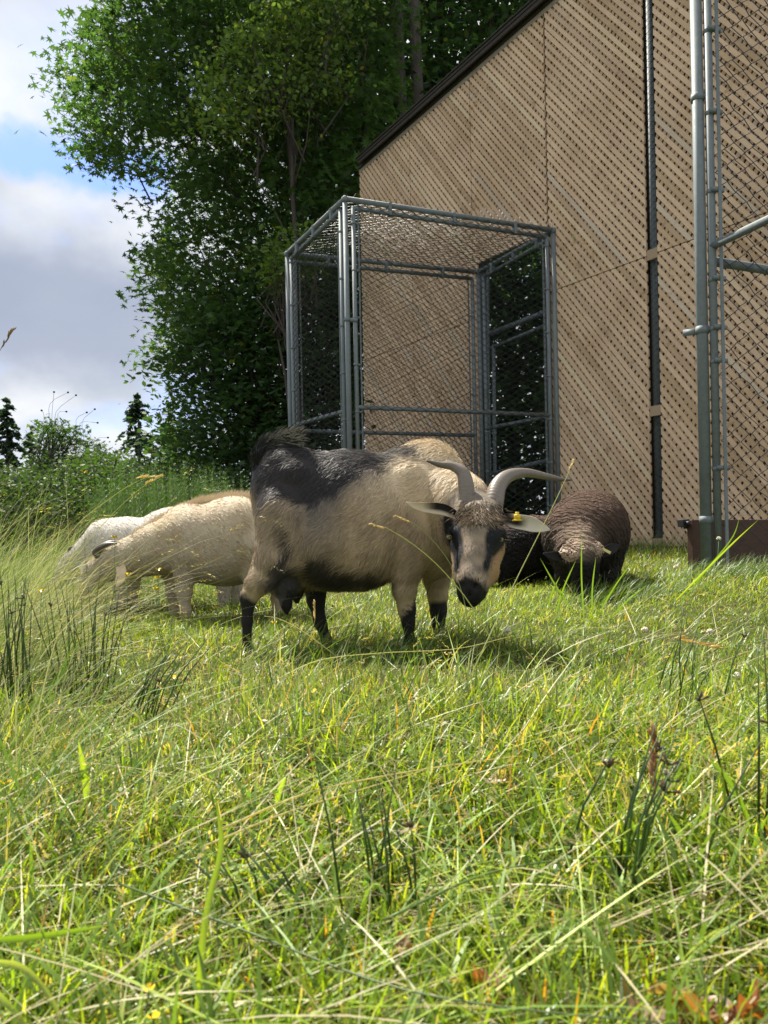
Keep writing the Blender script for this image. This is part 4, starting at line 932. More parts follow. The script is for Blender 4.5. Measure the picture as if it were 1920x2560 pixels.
def leaves(name, C, size, kind, col, parent, seed, tilt=0.55, dirs=None, colvar=0.2, clump=None):
    r = np.random.default_rng(seed); n = len(C); v, f = leafshape(kind); Rm = rotbasis(n, r, tilt, dirs); sz = size * (0.6 + 0.7 * r.random(n))
    VV = (np.einsum('nij,kj->nki', Rm, v) * sz[:, None, None] + C[:, None, :]).reshape(-1, 3); k = len(v)
    FF = (f[None] + (np.arange(n) * k)[:, None, None]).reshape(-1, 3)
    c = np.array(col)[None] * (1 + r.normal(0, colvar, (n, 1))); yel = (r.random(n) < 0.04)[:, None]; c = np.where(yel, c * np.array([2.2, 1.5, 0.8]), c)
    c *= (1 + 0.25 * vnoise(C, 1.3, seed))[:, None]
    return npmesh(name, VV, FF, M_leaf, np.repeat(np.clip(c, 0.006, 0.5), k, 0), False, parent)
def sprays(poly, y0, y1, n, m, spread, seed, holes=(), thr=-0.95):
    """twig ends inside a crown outline, each carrying m leaves on a flat spray"""
    r = np.random.default_rng(seed); us = [p[0] for p in poly]; vs = [p[1] for p in poly]; out = []
    while len(out) < n:
        u = r.uniform(min(us), max(us), 4000); v = r.uniform(min(vs), max(vs), 4000); ok = inpoly(u, v, poly, 1) > 0.5
        for h in holes: ok &= ~(inpoly(u, v, h, 1) > 0.5)
        for a, b in zip(u[ok], v[ok]):
            y = r.uniform(y0, y1); out.append(P(a, b, y))
            if len(out) >= n: break
    T = np.array(out)
    # keep a lumpy density so that the sky shows in irregular gaps
    keep = vnoise(T, 2.3, seed + 3) + 0.8 * vnoise(T, 5.0, seed + 4) > thr; T = T[keep]; n = len(T)
    t = np.repeat(T, m, 0); off = r.normal(0, 1, (n * m, 3)) * np.array([1, 1, 0.28]) * spread; off[:, 2] -= 0.35 * np.hypot(off[:, 0], off[:, 1]); return T, t + off
def limbs(mb, base, tips, r0_, seed, n=5, bend=0.25):
    r = np.random.default_rng(seed)
    for tip, rr in tips:
        tip = np.array(tip, float); pts = []
        for i in range(n + 1):
            t = i / n; p = base + (tip - base) * t; p = p + UP * bend * math.sin(PI * t) * np.linalg.norm(tip - base) * 0.3 + (r.normal(0, 0.05, 3) * np.linalg.norm(tip - base) * 0.3 if 0 < i < n else 0); pts.append(p)
        mb.tube(pts, [rr * (1 - 0.8 * i / n) for i in range(n + 1)], 7)
def tree(name, label, poly, y0, y1, ns, m, size, kind, col, trunk, seed, spread=0.28, holes=(), group='trees behind the paddock', cat='tree', tilt=0.55, single=0, nl=46, ntw=260, thr=-0.95):
    T, C = sprays(poly, y0, y1, ns, m, spread, seed, holes, thr); base = np.array([trunk[0], trunk[1], float(ground(trunk[0], trunk[1])) - 0.1])
    t = empty(name, base, label, cat, group)
    if single:                         # the leaves that show largest are parts of their own
        d = C[:, 1]; u, v = proj(C); onf = (u > 0) & (u < 1000) & (v > 0) & (v < 1100)
        idx = np.where(onf)[0]; idx = idx[np.argsort(d[idx])][:single]; mask = np.zeros(len(C), bool); mask[idx] = True
        vsh, fsh = leafshape(kind); r = np.random.default_rng(seed + 9); vr = []
        for q in range(6):
            me = bpy.data.meshes.new('leaf'); me.from_pydata([tuple(x) for x in vsh], [], [tuple(int(k) for k in f) for f in fsh]); me.materials.append(M_leaf)
            a = me.color_attributes.new('Col', 'FLOAT_COLOR', 'POINT'); c = np.ones((len(vsh), 4), np.float32); c[:, :3] = np.clip(np.array(col) * (1 + (q - 2.5) * 0.09), 0, 1); a.data.foreach_set('color', c.ravel()); vr.append(me)
        Rm = rotbasis(single, r, tilt)
        for j, i in enumerate(idx):
            o = bpy.data.objects.new('leaf', vr[j % 6]); Mx = Matrix([[float(x) for x in row] for row in Rm[j % single]]).to_4x4()
            o.matrix_world = Matrix.Translation(Vector(C[i] - base)) @ Mx @ Matrix.Scale(size * (0.7 + 0.6 * r.random()), 4); COL.objects.link(o); o.parent = t
        C = C[~mask]
    o = leaves('crown', C, size, kind, col, t, seed + 1, tilt)
    if single: tag(o, kind='stuff')
    mb = MB(); tr = trunk[2]; hh = trunk[3]; lean = trunk[4] if len(trunk) > 4 else 0
    ps = [base + UP * (hh * i / 6) + np.array([lean * i / 6, 0, 0]) + (R.normal(0, 0.05, 3) if i else 0) for i in range(7)]; mb.tube(ps, [tr * (1.25 if i == 0 else 1 - 0.11 * i) for i in range(7)], 12); mb.build('trunk', M_bark, t, True)
    mb = MB(); r = np.random.default_rng(seed + 5); sel = T[r.choice(len(T), min(nl, len(T)), False)]
    for q in sel:
        b = ps[min(6, max(1, int((q[2] - base[2]) / max(hh, 0.1) * 6 * 0.75)))]; limbs(mb, b, [(q, tr * (0.16 + 0.22 * r.random()))], 0, int(r.integers(1e6)), 5)
    # fine twigs
    for q in T[r.choice(len(T), min(ntw, len(T)), False)]:
        d = (ps[4] - q); d /= np.linalg.norm(d) + 1e-9; mb.tube([q, q + (d + r.normal(0, 0.3, 3)) * 0.5, q + d * 1.0 + r.normal(0, 0.1, 3)], [0.006, 0.012, 0.018], 4, False)
    mb.build('limbs', M_bark, t, True); return t
MAPLE = [(250, -260), (268, -60), (262, 20), (222, 58), (165, 88), (172, 150), (128, 188), (190, 215), (168, 275), (205, 345), (216, 385), (262, 405), (298, 448), (322, 400), (380, 438), (428, 470), (400, 510), (330, 500), (402, 540), (395, 600), (332, 668), (420, 655), (338, 742), (440, 780), (372, 882), (452, 960), (420, 1030), (430, 1150), (720, 1200), (860, 1000), (1000, 700), (950, 420), (1000, 150), (1020, -260)]
HOLE = [(372, 345), (412, 325), (452, 350), (455, 395), (410, 410), (375, 392)]
HOLE2 = [(720, 335), (770, 345), (760, 420), (728, 410)]
HOLE3 = [(880, 420), (905, 430), (902, 492), (884, 470)]
tree('maple_tree', 'big dark green maple overhanging the cage, sky showing through its crown', MAPLE, 12.0, 16.5, 5600, 13, 0.16, 'maple', (0.070, 0.125, 0.050), (-0.55, 15.2, 0.26, 6.2), 101, 0.25, (HOLE, HOLE2, HOLE3), single=300, thr=-0.42)
OVAL = [(560, 110), (620, 30), (760, -80), (900, -80), (850, 200), (700, 300), (560, 350), (500, 300), (505, 180)]
tree('alder_tree', 'lighter green tree with small rounded leaves in front of the maple', OVAL, 11.2, 12.6, 560, 14, 0.085, 'oval', (0.150, 0.215, 0.065), (-1.3, 11.8, 0.07, 6.8), 121, 0.22, tilt=0.8, nl=7, ntw=30)
OV2 = [(690, 560), (800, 560), (830, 640), (760, 680), (700, 720), (640, 640)]
tree('sapling', 'pale green sapling branch just left of the cage\'s top corner', OV2, 10.8, 11.4, 90, 12, 0.085, 'oval', (0.125, 0.19, 0.05), (-1.35, 11.1, 0.04, 3.2), 123, 0.2, tilt=0.8, nl=5, ntw=15)
OV4 = [(560, 660), (640, 600), (700, 640), (690, 820), (620, 900), (540, 760)]
BACK = [(700, -300), (1700, -300), (1560, 0), (1250, 260), (1180, 500), (900, 560), (780, 520), (730, 300)]
tree('fir_tree', 'tall dark tree with thin grey trunks rising above the sloping roof edge', BACK, 15.5, 19.0, 3000, 12, 0.17, 'oval', (0.062, 0.115, 0.052), (1.5, 17.5, 0.22, 12.0), 131, 0.36, (HOLE3,))
# the second bare stem beside it
for (uu_, w__) in ((1012, 0.11), (1052, 0.13)):
    a = P(uu_, 300, 15.3); tt_ = empty('tree_trunk', (a[0], a[1], 0), 'bare grey trunk, the %s of the pair showing above the roof edge' % ('left one' if uu_ < 1030 else 'right one'), 'trunk', 'bare trunks above the roof')
    mb = MB(); mb.tube([np.array([a[0] + 0.1, a[1], -0.1]), np.array([a[0], a[1], 6.0]), np.array([a[0] - 0.15, a[1], 14.0])], [w__ * 1.2, w__, w__ * 0.8], 12); mb.build('trunk', M_bark, tt_, True)
LOWD = [(420, 880), (560, 700), (720, 640), (930, 700), (940, 1300), (560, 1270), (480, 1240), (425, 1130)]
tree('undergrowth_tree', 'dense dark thicket seen through the left side of the cage', LOWD, 12.0, 14.0, 1300, 12, 0.12, 'oval', (0.062, 0.115, 0.052), (-2.0, 13.2, 0.10, 3.2), 141, 0.30)
RIGHT = [(1140, 560), (1460, 560), (1480, 1450), (1140, 1450)]
tree('shade_tree', 'dark trees seen through the doorway of the aviary', RIGHT, 17.5, 20.5, 2600, 12, 0.19, 'oval', (0.045, 0.085, 0.038), (3.2, 19.0, 0.2, 6.0), 151, 0.38)
# conifers far left
def conifer(label, ub, vtop, y, wpx, dens, seed, col=(0.036, 0.062, 0.046)):
    top = P(ub, vtop, y); base = np.array([top[0], y, float(ground(top[0], y)) - 0.2]); H = top[2] - base[2]; W = wpx * y / F
    t = empty('cedar_tree', base, label, 'tree', 'conifers on the skyline'); r = np.random.default_rng(seed)
    mb = MB(); mb.tube([base, base + UP * H * 0.5, base + UP * H * 0.98], [0.02 * H, 0.012 * H, 0.002 * H], 8); mb.build('trunk', M_bark, t, True)
    nb = int(dens); hh = r.random(nb) ** 0.8; z = H * (1 - 0.97 * hh); a = r.random(nb) * 2 * PI; Lb = W * (hh ** 0.75) * (0.55 + 0.6 * r.random(nb)) + 0.03 * W; m = 22; s = r.random((nb, m)) ** 0.7
    px_ = np.cos(a)[:, None] * Lb[:, None] * s; py_ = np.sin(a)[:, None] * Lb[:, None] * s; pz_ = z[:, None] + Lb[:, None] * (0.15 * s - 0.5 * s * s)
    C = np.stack([px_, py_, pz_], -1).reshape(-1, 3) + base + r.normal(0, 0.04, (nb * m, 3)) * H * 0.12
    d = np.stack([np.repeat(np.cos(a), m), np.repeat(np.sin(a), m), np.full(nb * m, -0.9)], 1) + r.normal(0, 0.5, (nb * m, 3))
    leaves('crown', C, 0.034 * H, 'diamond', col, t, seed + 1, 0.7, d, 0.2); return t
conifer('narrow pointed conifer standing alone between the shrub and the maple', 345, 985, 32, 150, 190, 201)
conifer('shorter ragged conifer behind the narrow pointed one, nearer the maple', 425, 1035, 34, 120, 230, 205)
conifer('tallest conifer at the left edge of the photo', 16, 995, 28, 120, 210, 211)
conifer('small conifer just right of the tallest one at the left edge', 78, 1060, 30, 95, 180, 215)
SH1 = [(70, 1290), (85, 1190), (110, 1120), (100, 1075), (118, 1040), (150, 1046), (180, 1060), (215, 1088), (250, 1110), (300, 1150), (340, 1290)]
tree('shrub_tree', 'leafy shrub tree on the skyline between the conifers at left', SH1, 14, 16, 420, 12, 0.12, 'maple', (0.045, 0.085, 0.032), (-6.6, 15, 0.08, 1.4), 221, 0.2)
BR = [(-140, 1180), (0, 1150), (60, 1180), (170, 1150), (230, 1120), (300, 1130), (360, 1160), (470, 1145), (560, 1150), (620, 1180), (640, 1330), (-140, 1330)]
T, C = sprays(BR, 9.2, 12, 2300, 15, 0.22, 231); tb_ = empty('bramble_bank', (-3.5, 10.5, 0), 'tangled bramble and shrub bank below the skyline trees', 'shrub'); tag(leaves('foliage', C, 0.055, 'oval', (0.042, 0.072, 0.024), tb_, 232, 0.8), kind='stuff')
mb = MB(); r = np.random.default_rng(3)
for i in range(90):
    a = T[r.integers(len(T))]; b = np.array([a[0] + r.normal(0, 0.6), a[1], float(ground(a[0], a[1]))]); mb.tube([b, (a + b) / 2 + np.array([r.normal(0, 0.2), 0, 0.2]), a, a + np.array([r.normal(0, .3), 0, -0.1])], [0.012, 0.01, 0.007, 0.003], 4, False)
mb.build('stem', M_bark, tb_, True)
# far wood closing the horizon
r = np.random.default_rng(77); n = 26000; u = r.uniform(-500, 2500, n); C = np.array([P(a, 1400, 1)[:2] for a in u]); yy = r.uniform(44, 60, n); X_ = (u - 960) / F * yy; hgt = 2.6 + 2.0 * vnoise(np.stack([X_, 0 * X_, 0 * X_], 1), 0.35, 3); zz = ground(X_, yy) + np.abs(hgt) * r.random(n) ** 0.7
tag(leaves('far_woodland', np.stack([X_, yy, zz], 1), 0.7, 'diamond', (0.022, 0.040, 0.022), None, 78, 0.8), 'distant dark wood along the horizon', kind='stuff')

# ------------------------------------------------------------------ grass
def blades(name, base, L_, w, az, th0, curv, col, seed, seg=3, tipcol=None, parent=None, mat_=None, fold=0.0):
    """arching strips; th0 = angle from vertical at the base, curv = added bend"""
    n = len(base); ts = np.linspace(0, 1, seg + 1); pos = base.copy(); rows = []; hd = np.stack([np.cos(az), np.sin(az), 0 * az], 1); sd_ = np.stack([-np.sin(az), np.cos(az), 0 * az], 1)
    r = np.random.default_rng(seed); sd_ = sd_ + hd * r.normal(0, 0.35, (n, 1)) + UP * r.normal(0, 0.25, (n, 1)); sd_ /= np.linalg.norm(sd_, axis=1)[:, None]; prof = np.interp(ts, [0, 0.3, 0.7, 1.0], [0.75, 1.0, 0.75, 0.0])
    for i, t in enumerate(ts):
        if i:
            th = th0 + curv * (t - 0.5 / seg); pos = pos + (hd * np.sin(th)[:, None] + UP * np.cos(th)[:, None]) * (L_ / seg)[:, None]
        ww = (w * prof[i] / 2)[:, None]
        if i < seg: rows += [pos - sd_ * ww, pos + sd_ * ww]
        else: rows += [pos]
    k = 2 * seg + 1; VV = np.stack(rows, 1).reshape(-1, 3); f = []
    for i in range(seg - 1): f += [(2 * i, 2 * i + 1, 2 * i + 3), (2 * i, 2 * i + 3, 2 * i + 2)]
    f += [(2 * seg - 2, 2 * seg - 1, 2 * seg)]
    FF = (np.array(f)[None] + (np.arange(n) * k)[:, None, None]).reshape(-1, 3)
    cc = np.repeat(col, k, 0).reshape(n, k, 3)
    if tipcol is not None:
        wgt = np.clip(np.repeat(ts, 2)[:k] * 1.0, 0, 1)[None, :, None]; cc = cc * (1 - wgt * 0.6) + tipcol[:, None, :] * wgt * 0.6
    return VV, FF, cc.reshape(-1, 3), pos
def scatter(n, ya, yb, p, r, pad=0.35, ulo=-0.54, uhi=0.54):
    t = r.random(n); 
    y = (ya ** (1 - p) + t * (yb ** (1 - p) - ya ** (1 - p))) ** (1 / (1 - p)) if p != 1 else ya * (yb / ya) ** t
    x = r.uniform(0, 1, n) * ((uhi - ulo) * y + 2 * pad) + ulo * y - pad; return x, y
GREEN = 1.12 * np.array([[0.165, 0.250, 0.022], [0.230, 0.310, 0.028], [0.105, 0.185, 0.020], [0.300, 0.350, 0.050], [0.050, 0.100, 0.016]])
STRAW = np.array([[0.42, 0.36, 0.19], [0.50, 0.44, 0.26], [0.33, 0.27, 0.14]])
def gcol(x, y, r, straw):
    n = len(x); p = np.stack([x, y, 0 * x], 1); i = r.integers(0, len(GREEN), n); c = GREEN[i]; a = vnoise(p, 2.2, 7)[:, None]; c = c * (1 + 0.22 * a)
    pa = np.clip(vnoise(p, 3.0, 9), 0, 1); s = r.random(n) < straw * (0.55 + 1.3 * pa); c = np.where(s[:, None], STRAW[r.integers(0, 3, n)], c)
    yl = r.random(n) < 0.025; c = np.where(yl[:, None], np.array([0.45, 0.25, 0.05]), c); return np.clip(c * (1 + r.normal(0, 0.14, (n, 1))), 0.01, 0.8)
parts = []; r = np.random.default_rng(300)
def addlawn(n, ya, yb, p, Lr, wr, straw, lean, seg, seed, filt=None):
    r = np.random.default_rng(seed); x, y = scatter(n, ya, yb, p, r)
    if filt is not None: k = filt(x, y); x, y = x[k], y[k]
    n = len(x); z = ground(x, y) - 0.008; pt = np.stack([x, y, 0 * x], 1); den = 1 + 0.38 * vnoise(pt, 3.2, 21) + 0.18 * vnoise(pt, 9, 22)
    Ln = (Lr[0] + (Lr[1] - Lr[0]) * r.random(n) ** 1.6) * np.clip(den, 0.5, 1.6); wv = wr[0] + (wr[1] - wr[0]) * r.random(n)
    az0 = 0.3 + 2.6 * vnoise(pt, 1.6, 23); az = np.where(r.random(n) < 0.35, az0 + r.normal(0, 0.8, n), r.random(n) * 2 * PI)
    th0 = np.abs(r.normal(lean * 0.6, 0.35, n)); cv = np.abs(r.normal(lean, 0.5, n)); th0 = np.minimum(th0, 1.3); cv = np.minimum(cv, 2.0 - th0 * 0.6)
    c = gcol(x, y, r, straw); base = np.stack([x, y, z], 1); parts.append(blades('g', base, Ln, wv, az, th0, cv, c, seed + 1, seg, np.clip(c * np.array([1.3, 1.2, 1.1]), 0, 0.8)))
def joined(name, parts, matl, label, kind='stuff'):
    VV = np.concatenate([p[0] for p in parts]); b = 0; FF = []
    for p in parts: FF.append(p[1] + b); b += len(p[0])
    o = npmesh(name, VV, np.concatenate(FF), matl, np.concatenate([p[2] for p in parts]), False); tag(o, label, None, None, kind); return o
def tufts(x, y): return vnoise(np.stack([x, y, 0 * x], 1), 5.5, 25) > 0.25
addlawn(22000, 0.5, 3.0, 1.1, (0.05, 0.13), (0.0022, 0.0046), 0.04, 0.65, 3, 315, tufts)
addlawn(88000, 0.5, 2.2, 1.2, (0.022, 0.085), (0.0016, 0.0044), 0.20, 0.85, 3, 310)
addlawn(52000, 1.6, 3.6, 0.8, (0.025, 0.080), (0.0018, 0.0042), 0.17, 0.85, 2, 320)
addlawn(76000, 2.9, 6.5, 0.6, (0.030, 0.080), (0.0022, 0.0046), 0.08, 0.85, 2, 330)
addlawn(26000, 6.0, 10.5, 0.2, (0.05, 0.12), (0.005, 0.009), 0.08, 0.7, 2, 340)
joined('grass', parts, M_grass, 'short bright green tangled grass covering the paddock')
# long pale stems lying in the sward
parts = []; r = np.random.default_rng(350)
x, y = scatter(2600, 0.6, 4.5, 1.1, r); n = len(x); c = np.where((r.random(n) < 0.55)[:, None], STRAW[r.integers(0, 3, n)], GREEN[r.integers(0, 4, n)] * 1.3)
az = np.where(r.random(n) < 0.3, r.normal(0.25, 0.5, n), r.random(n) * 2 * PI); parts.append(blades('s', np.stack([x, y, ground(x, y) + 0.02], 1), 0.10 + 0.20 * r.random(n), 0.0012 + 0.0018 * r.random(n), az, r.uniform(0.9, 1.45, n), r.uniform(0.1, 0.5, n), c, 351, 4))
# broad soft blades
x, y = scatter(2600, 0.6, 3.0, 1.1, r); n = len(x); c = np.array([[0.17, 0.27, 0.03]]) * (1 + r.normal(0, 0.2, (n, 1))); parts.append(blades('b', np.stack([x, y, ground(x, y)], 1), 0.05 + 0.08 * r.random(n), 0.0035 + 0.003 * r.random(n), r.random(n) * 2 * PI, r.uniform(0.1, 0.7, n), r.uniform(0.2, 1.2, n), np.clip(c, 0.02, .5), 352, 4))
joined('long_grass', parts, M_straw, 'long straw-coloured and broad green blades lying over the short grass')
# small round clover and weed leaves
r = np.random.default_rng(360); x, y = scatter(6000, 0.9, 7, 0.6, r); C = np.stack([x, y, ground(x, y) + 0.02 + 0.05 * r.random(len(x))], 1)
o = leaves('clover_leaves', C, 0.014, 'oval', (0.10, 0.17, 0.03), None, 361, 0.7); tag(o, 'small round clover and weed leaves among the grass', kind='stuff')
# tall grass at the left, leaning right in the wind
parts = []; heads = []
def tall(n, seed, xf, La, Lb, c0=0.5):
    r = np.random.default_rng(seed); x, y = xf(r, n); n = len(x); c = np.where((r.random(n) < c0)[:, None], np.array([[0.33, 0.34, 0.17]]), np.array([[0.11, 0.19, 0.035]])) * (1 + r.normal(0, 0.15, (n, 1)))
    q = blades('t', np.stack([x, y, ground(x, y)], 1), (La + (Lb - La) * r.random(n)) * (XO[0] if XO[0] is not None and len(XO[0]) == n else 1), 0.0018 + 0.0024 * r.random(n), r.normal(0.05, 0.55, n), r.uniform(0.05, 0.95, n), r.uniform(0.2, 1.25, n), np.clip(c, 0.02, 0.7), seed, 5); parts.append(q); return q[3], r
XO = [None]
def xl(r, n):
    y = r.uniform(2.2, 6.0, n); edge = np.interp(y, [2.2, 3.2, 4.2, 6.0], [-1.0, -1.32, -1.60, -1.75]); o_ = np.abs(r.normal(0, 0.45, n)); XO[0] = np.clip(0.45 + o_ * 1.6, 0, 1.5); return edge - o_, y
tips, r_ = tall(2000, 401, xl, 0.28, 0.72, 0.62)
def xl2(r, n):
    y = r.uniform(4.6, 8.5, n); x = r.uniform(-0.60, -0.20, n) * y; return x, y
XO[0] = None
tall(3000, 403, xl2, 0.3, 0.62, 0.35)
def xl3(r, n):
    y = r.uniform(1.0, 2.4, n); x = -0.42 * y - np.abs(r.normal(0, 0.12, n)) ; return x, y
tall(260, 405, xl3, 0.18, 0.42, 0.35)
def xl4(r, n):      # rough edge along the wall foot
    s = r.uniform(2.0, 7.4, n); d = r.uniform(0.05, 0.5, n); q = O[None] + wd[None] * s[:, None] + wn[None] * d[:, None]; return q[:, 0], q[:, 1]
tall(1500, 407, xl4, 0.10, 0.30, 0.3)
def xl6(r, n):      # long stems blown over to the right
    y = r.uniform(1.9, 4.4, n); return -0.40 * y - np.abs(r.normal(0, 0.30, n)), y
q_ = len(parts); r6 = np.random.default_rng(430); x, y = xl6(r6, 380); n6 = len(x); c6 = np.where((r6.random(n6) < 0.7)[:, None], np.array([[0.46, 0.42, 0.25]]), np.array([[0.16, 0.21, 0.06]])) * (1 + r6.normal(0, 0.12, (n6, 1)))
parts.append(blades('w', np.stack([x, y, ground(x, y)], 1), r6.uniform(0.4, 0.85, n6), r6.uniform(0.0014, 0.0026, n6), r6.normal(0.0, 0.35, n6), r6.uniform(0.35, 1.0, n6), r6.uniform(0.35, 1.0, n6), np.clip(c6, .02, .7), 431, 6)); tips = np.concatenate([tips, parts[-1][3], parts[-1][3]])
def xl5(r, n):      # longer tufts round the hooves
    k = r.integers(0, 10, n); cx = np.array([-0.30, -0.22, 0.10, 0.20, 1.05, 1.30, 1.72, 1.90, 2.10, 2.0])[k]; cy = np.array([2.45, 2.72, 2.52, 2.80, 3.75, 3.8, 4.35, 4.3, 4.4, 4.2])[k]; return cx + r.normal(0, 0.15, n), cy + r.normal(0, 0.08, n) - 0.05
parts_t = parts; parts = []; tall(3000, 409, xl5, 0.06, 0.17, 0.15); joined('grass_tufts', parts, M_grass, 'longer green tufts round the hooves and the fence posts'); parts = parts_t
joined('tall_grass', parts, M_straw, 'tall wind-bent grass on the left and along the foot of the wall')
# seed heads on some of the tall stems
def seedhead(p, d, L_, w_, r, mb, cols, c):
    d = unit(d)
    for k in range(9):
        t = k / 8; q = p + d * L_ * t; a = r.random() * 2 * PI; sd_ = unit(np.cross(d, [math.cos(a), math.sin(a), 0.3])); b = q + (d * 0.9 + sd_ * 0.6) * L_ * 0.20; s2 = unit(np.cross(d, sd_)) * w_ * (1 - 0.5 * t); nv = len(mb.v)
        mb.add([q, (q + b) / 2 + s2, b, (q + b) / 2 - s2], [(0, 1, 2, 3)]); cols += [c * r.normal(1, 0.12)] * 4
mb = MB(); cols = []; r = np.random.default_rng(411)
for i in r.choice(len(tips), 560, False):
    seedhead(tips[i] - np.array([0.02, 0, 0]), np.array([0.8, r.normal(0, 0.3), r.uniform(-0.5, 0.5)]), r.uniform(0.03, 0.065), 0.002, r, mb, cols, np.array([0.42, 0.36, 0.20]))
x, y = scatter(260, 0.8, 4.0, 1.0, r)
for a, b in zip(x, y):
    z = float(ground(a, b)) + r.uniform(0.06, 0.13); seedhead(np.array([a, b, z]), np.array([r.normal(0.5, 0.6), r.normal(0, 0.5), r.uniform(-0.1, 0.7)]), r.uniform(0.025, 0.06), 0.002, r, mb, cols, np.array([0.50, 0.40, 0.26]))
o = mb.build('seed_heads', M_grass); setcol(o, np.clip(np.array(cols), 0.05, 0.8)); tag(o, 'feathery straw seed heads among the grass', kind='stuff')
# horsetails beyond the pale goats
r = np.random.default_rng(420); n = 420; y = r.uniform(6.2, 7.6, n); u = r.uniform(235, 610, n); x = (u - 960) / F * y; z = ground(x, y); H = np.interp(u, [235, 330, 450, 610], [0.80, 1.0, 0.98, 0.80]) * r.uniform(0.8, 1.08, n)
m = 17; kq = 9; t = np.linspace(0.25, 1, m); lean = r.normal(0, 0.06, (n, 2))
sx = x[:, None] + lean[:, :1] * t * 1.0; sy_ = y[:, None] + lean[:, 1:] * t; sz = z[:, None] + H[:, None] * t; C = np.stack([sx, sy_, sz], -1)
C = np.repeat(C[:, :, None, :], kq, 2); az = r.random((n, m, kq)) * 2 * PI; Ln = (0.16 * (1 - t) + 0.03)[None, :, None] * r.uniform(0.7, 1.2, (n, m, kq)); th = r.uniform(0.75, 1.15, (n, m, kq))
c = np.tile(np.array([0.045, 0.10, 0.026]), (n * m * kq, 1)) * (1 + r.normal(0, 0.15, (n * m * kq, 1)))
parts = [blades('h', C.reshape(-1, 3), Ln.ravel(), np.full(n * m * kq, 0.0026), az.ravel(), th.ravel(), np.full(n * m * kq, -0.3), c, 421, 1)]
parts.append(blades('h2', np.stack([x, y, z], 1), H * 1.03, np.full(n, 0.006), np.arctan2(lean[:, 1], lean[:, 0]), np.hypot(lean[:, 0], lean[:, 1]) , 0 * x, np.tile([0.08, 0.14, 0.04], (n, 1)), 422, 2))
joined('horsetails', parts, M_grass, 'feathery green horsetail patch beyond the pale goats')

# ------------------------------------------------------------------ plants one can pick out
def gpt(u, v_guess, y):
    p = P(u, v_guess, y); return np.array([p[0], p[1], float(ground(p[0], p[1])) - 0.01])
def PG(u, v, h):
    """the point of sight line (u, v) that is h above the ground"""
    y = 1.0
    for _ in range(40):
        p = P(u, v, 1.0); k = (float(ground(p[0] * y, y)) + h) / p[2]; y = 0.5 * y + 0.5 * max(0.4, min(k, 12))
    return P(u, v, y)
def rush(label, u, y, n, H, seed, spread=0.05, lean=(0, 0), col=(0.055, 0.11, 0.028)):
    b = gpt(u, 1500, y); t = empty('rush_clump', b, label, 'rush', 'dark rush clumps'); r = np.random.default_rng(seed)
    for k in range(n):
        a = r.random() * 2 * PI; rd = r.random() * spread; q = b + np.array([rd * math.cos(a), rd * math.sin(a), 0]); h_ = H * r.uniform(0.6, 1.08); d = np.array([lean[0] + r.normal(0, 0.13), lean[1] + r.normal(0, 0.10), 1.0])
        tip = q + unit(d) * h_; mid = (q + tip) / 2 + np.array([-lean[0] * 0.10 * h_, 0, 0.01]); mb = MB(); mb.tube([q, mid, tip], [0.0019, 0.0016, 0.0005], 5)
        o = mb.build('stem', M_grass, t, True); setcol(o, np.array(col) * r.normal(1, 0.15))
        if r.random() < 0.16 and k < 10:
            mb = MB(); hp = q + (tip - q) * 0.8
            for j in range(5): mb.tube([hp, hp + np.array([r.normal(0, .006), r.normal(0, .005), r.uniform(0.0, 0.013)])], [0.0012, 0.0022], 5)
            setcol(mb.build('flower_tuft', M_grass, t, True), (0.12, 0.075, 0.03))
rush('tall clump of dark upright rushes at left in front of the grazing heads', 205, 2.15, 26, 0.36, 501, 0.085, (0.05, 0))
rush('dark rush clump at the left edge of the photo', 30, 2.0, 18, 0.40, 503, 0.06, (0.03, 0))
rush('sparse rushes leaning right below the pale goats', 330, 1.85, 16, 0.26, 505, 0.09, (0.55, 0))
rush('foreground rush clump near the bottom centre', 915, 0.92, 9, 0.22, 507, 0.075, (-0.12, 0))
rush('foreground rush clump fanning out at the bottom right', 1560, 0.90, 10, 0.23, 509, 0.10, (0.38, 0))
rush('dark rushes at the right edge of the foreground', 1880, 1.02, 9, 0.30, 511, 0.08, (-0.05, 0))
rush('leaning rushes left of the bottom centre clump', 740, 0.88, 9, 0.16, 513, 0.06, (-0.5, 0))
rush('upright rushes below the fence posts', 1700, 1.75, 8, 0.26, 515, 0.12, (0.25, 0))
def stalk(label, pts, w0, head, seed, col=(0.42, 0.44, 0.22), hcol=(0.60, 0.50, 0.34), hl=0.05, cat='grass stalk', group='grass stalks that stand out', lie=None):
    r = np.random.default_rng(seed); C = catmull([P(*p) if lie is None else PG(p[0], p[1], lie) for p in pts], 16); t = empty('grass_stalk', C[0], label, cat, group); mb = MB(); mb.tube(list(C), list(np.linspace(w0, w0 * 0.45, 16)), 6); setcol(mb.build('stem', M_grass, t, True), col)
    if head:
        mb = MB(); cols = []; d = unit(C[-1] - C[-3])
        for k in range(head):
            tt = k / head; q = C[-1] - d * hl * (1 - tt); a = r.random() * 2 * PI; sd_ = unit(np.cross(d, [math.cos(a), 0.4, math.sin(a)])); b = q + (d * 0.8 + sd_ * 0.55) * hl * 0.26; nv = len(mb.v); mb.tube([q, (q + b) / 2, b], [0.0008, 0.0022, 0.0006], 5); cols += [np.array(hcol) * r.normal(1, 0.12)] * (len(mb.v) - nv)
        o = mb.build('seed_head', M_grass, t, True); setcol(o, np.clip(np.array(cols), 0.03, 0.8))
stalk('long pale stalk crossing in front of the brown sheep, its tip beside the horn', [(1130, 1790, 1.75), (1200, 1640, 1.8), (1290, 1450, 1.9), (1380, 1270, 1.95), (1436, 1150, 2.0)], 0.0017, 12, 601, hl=0.035)
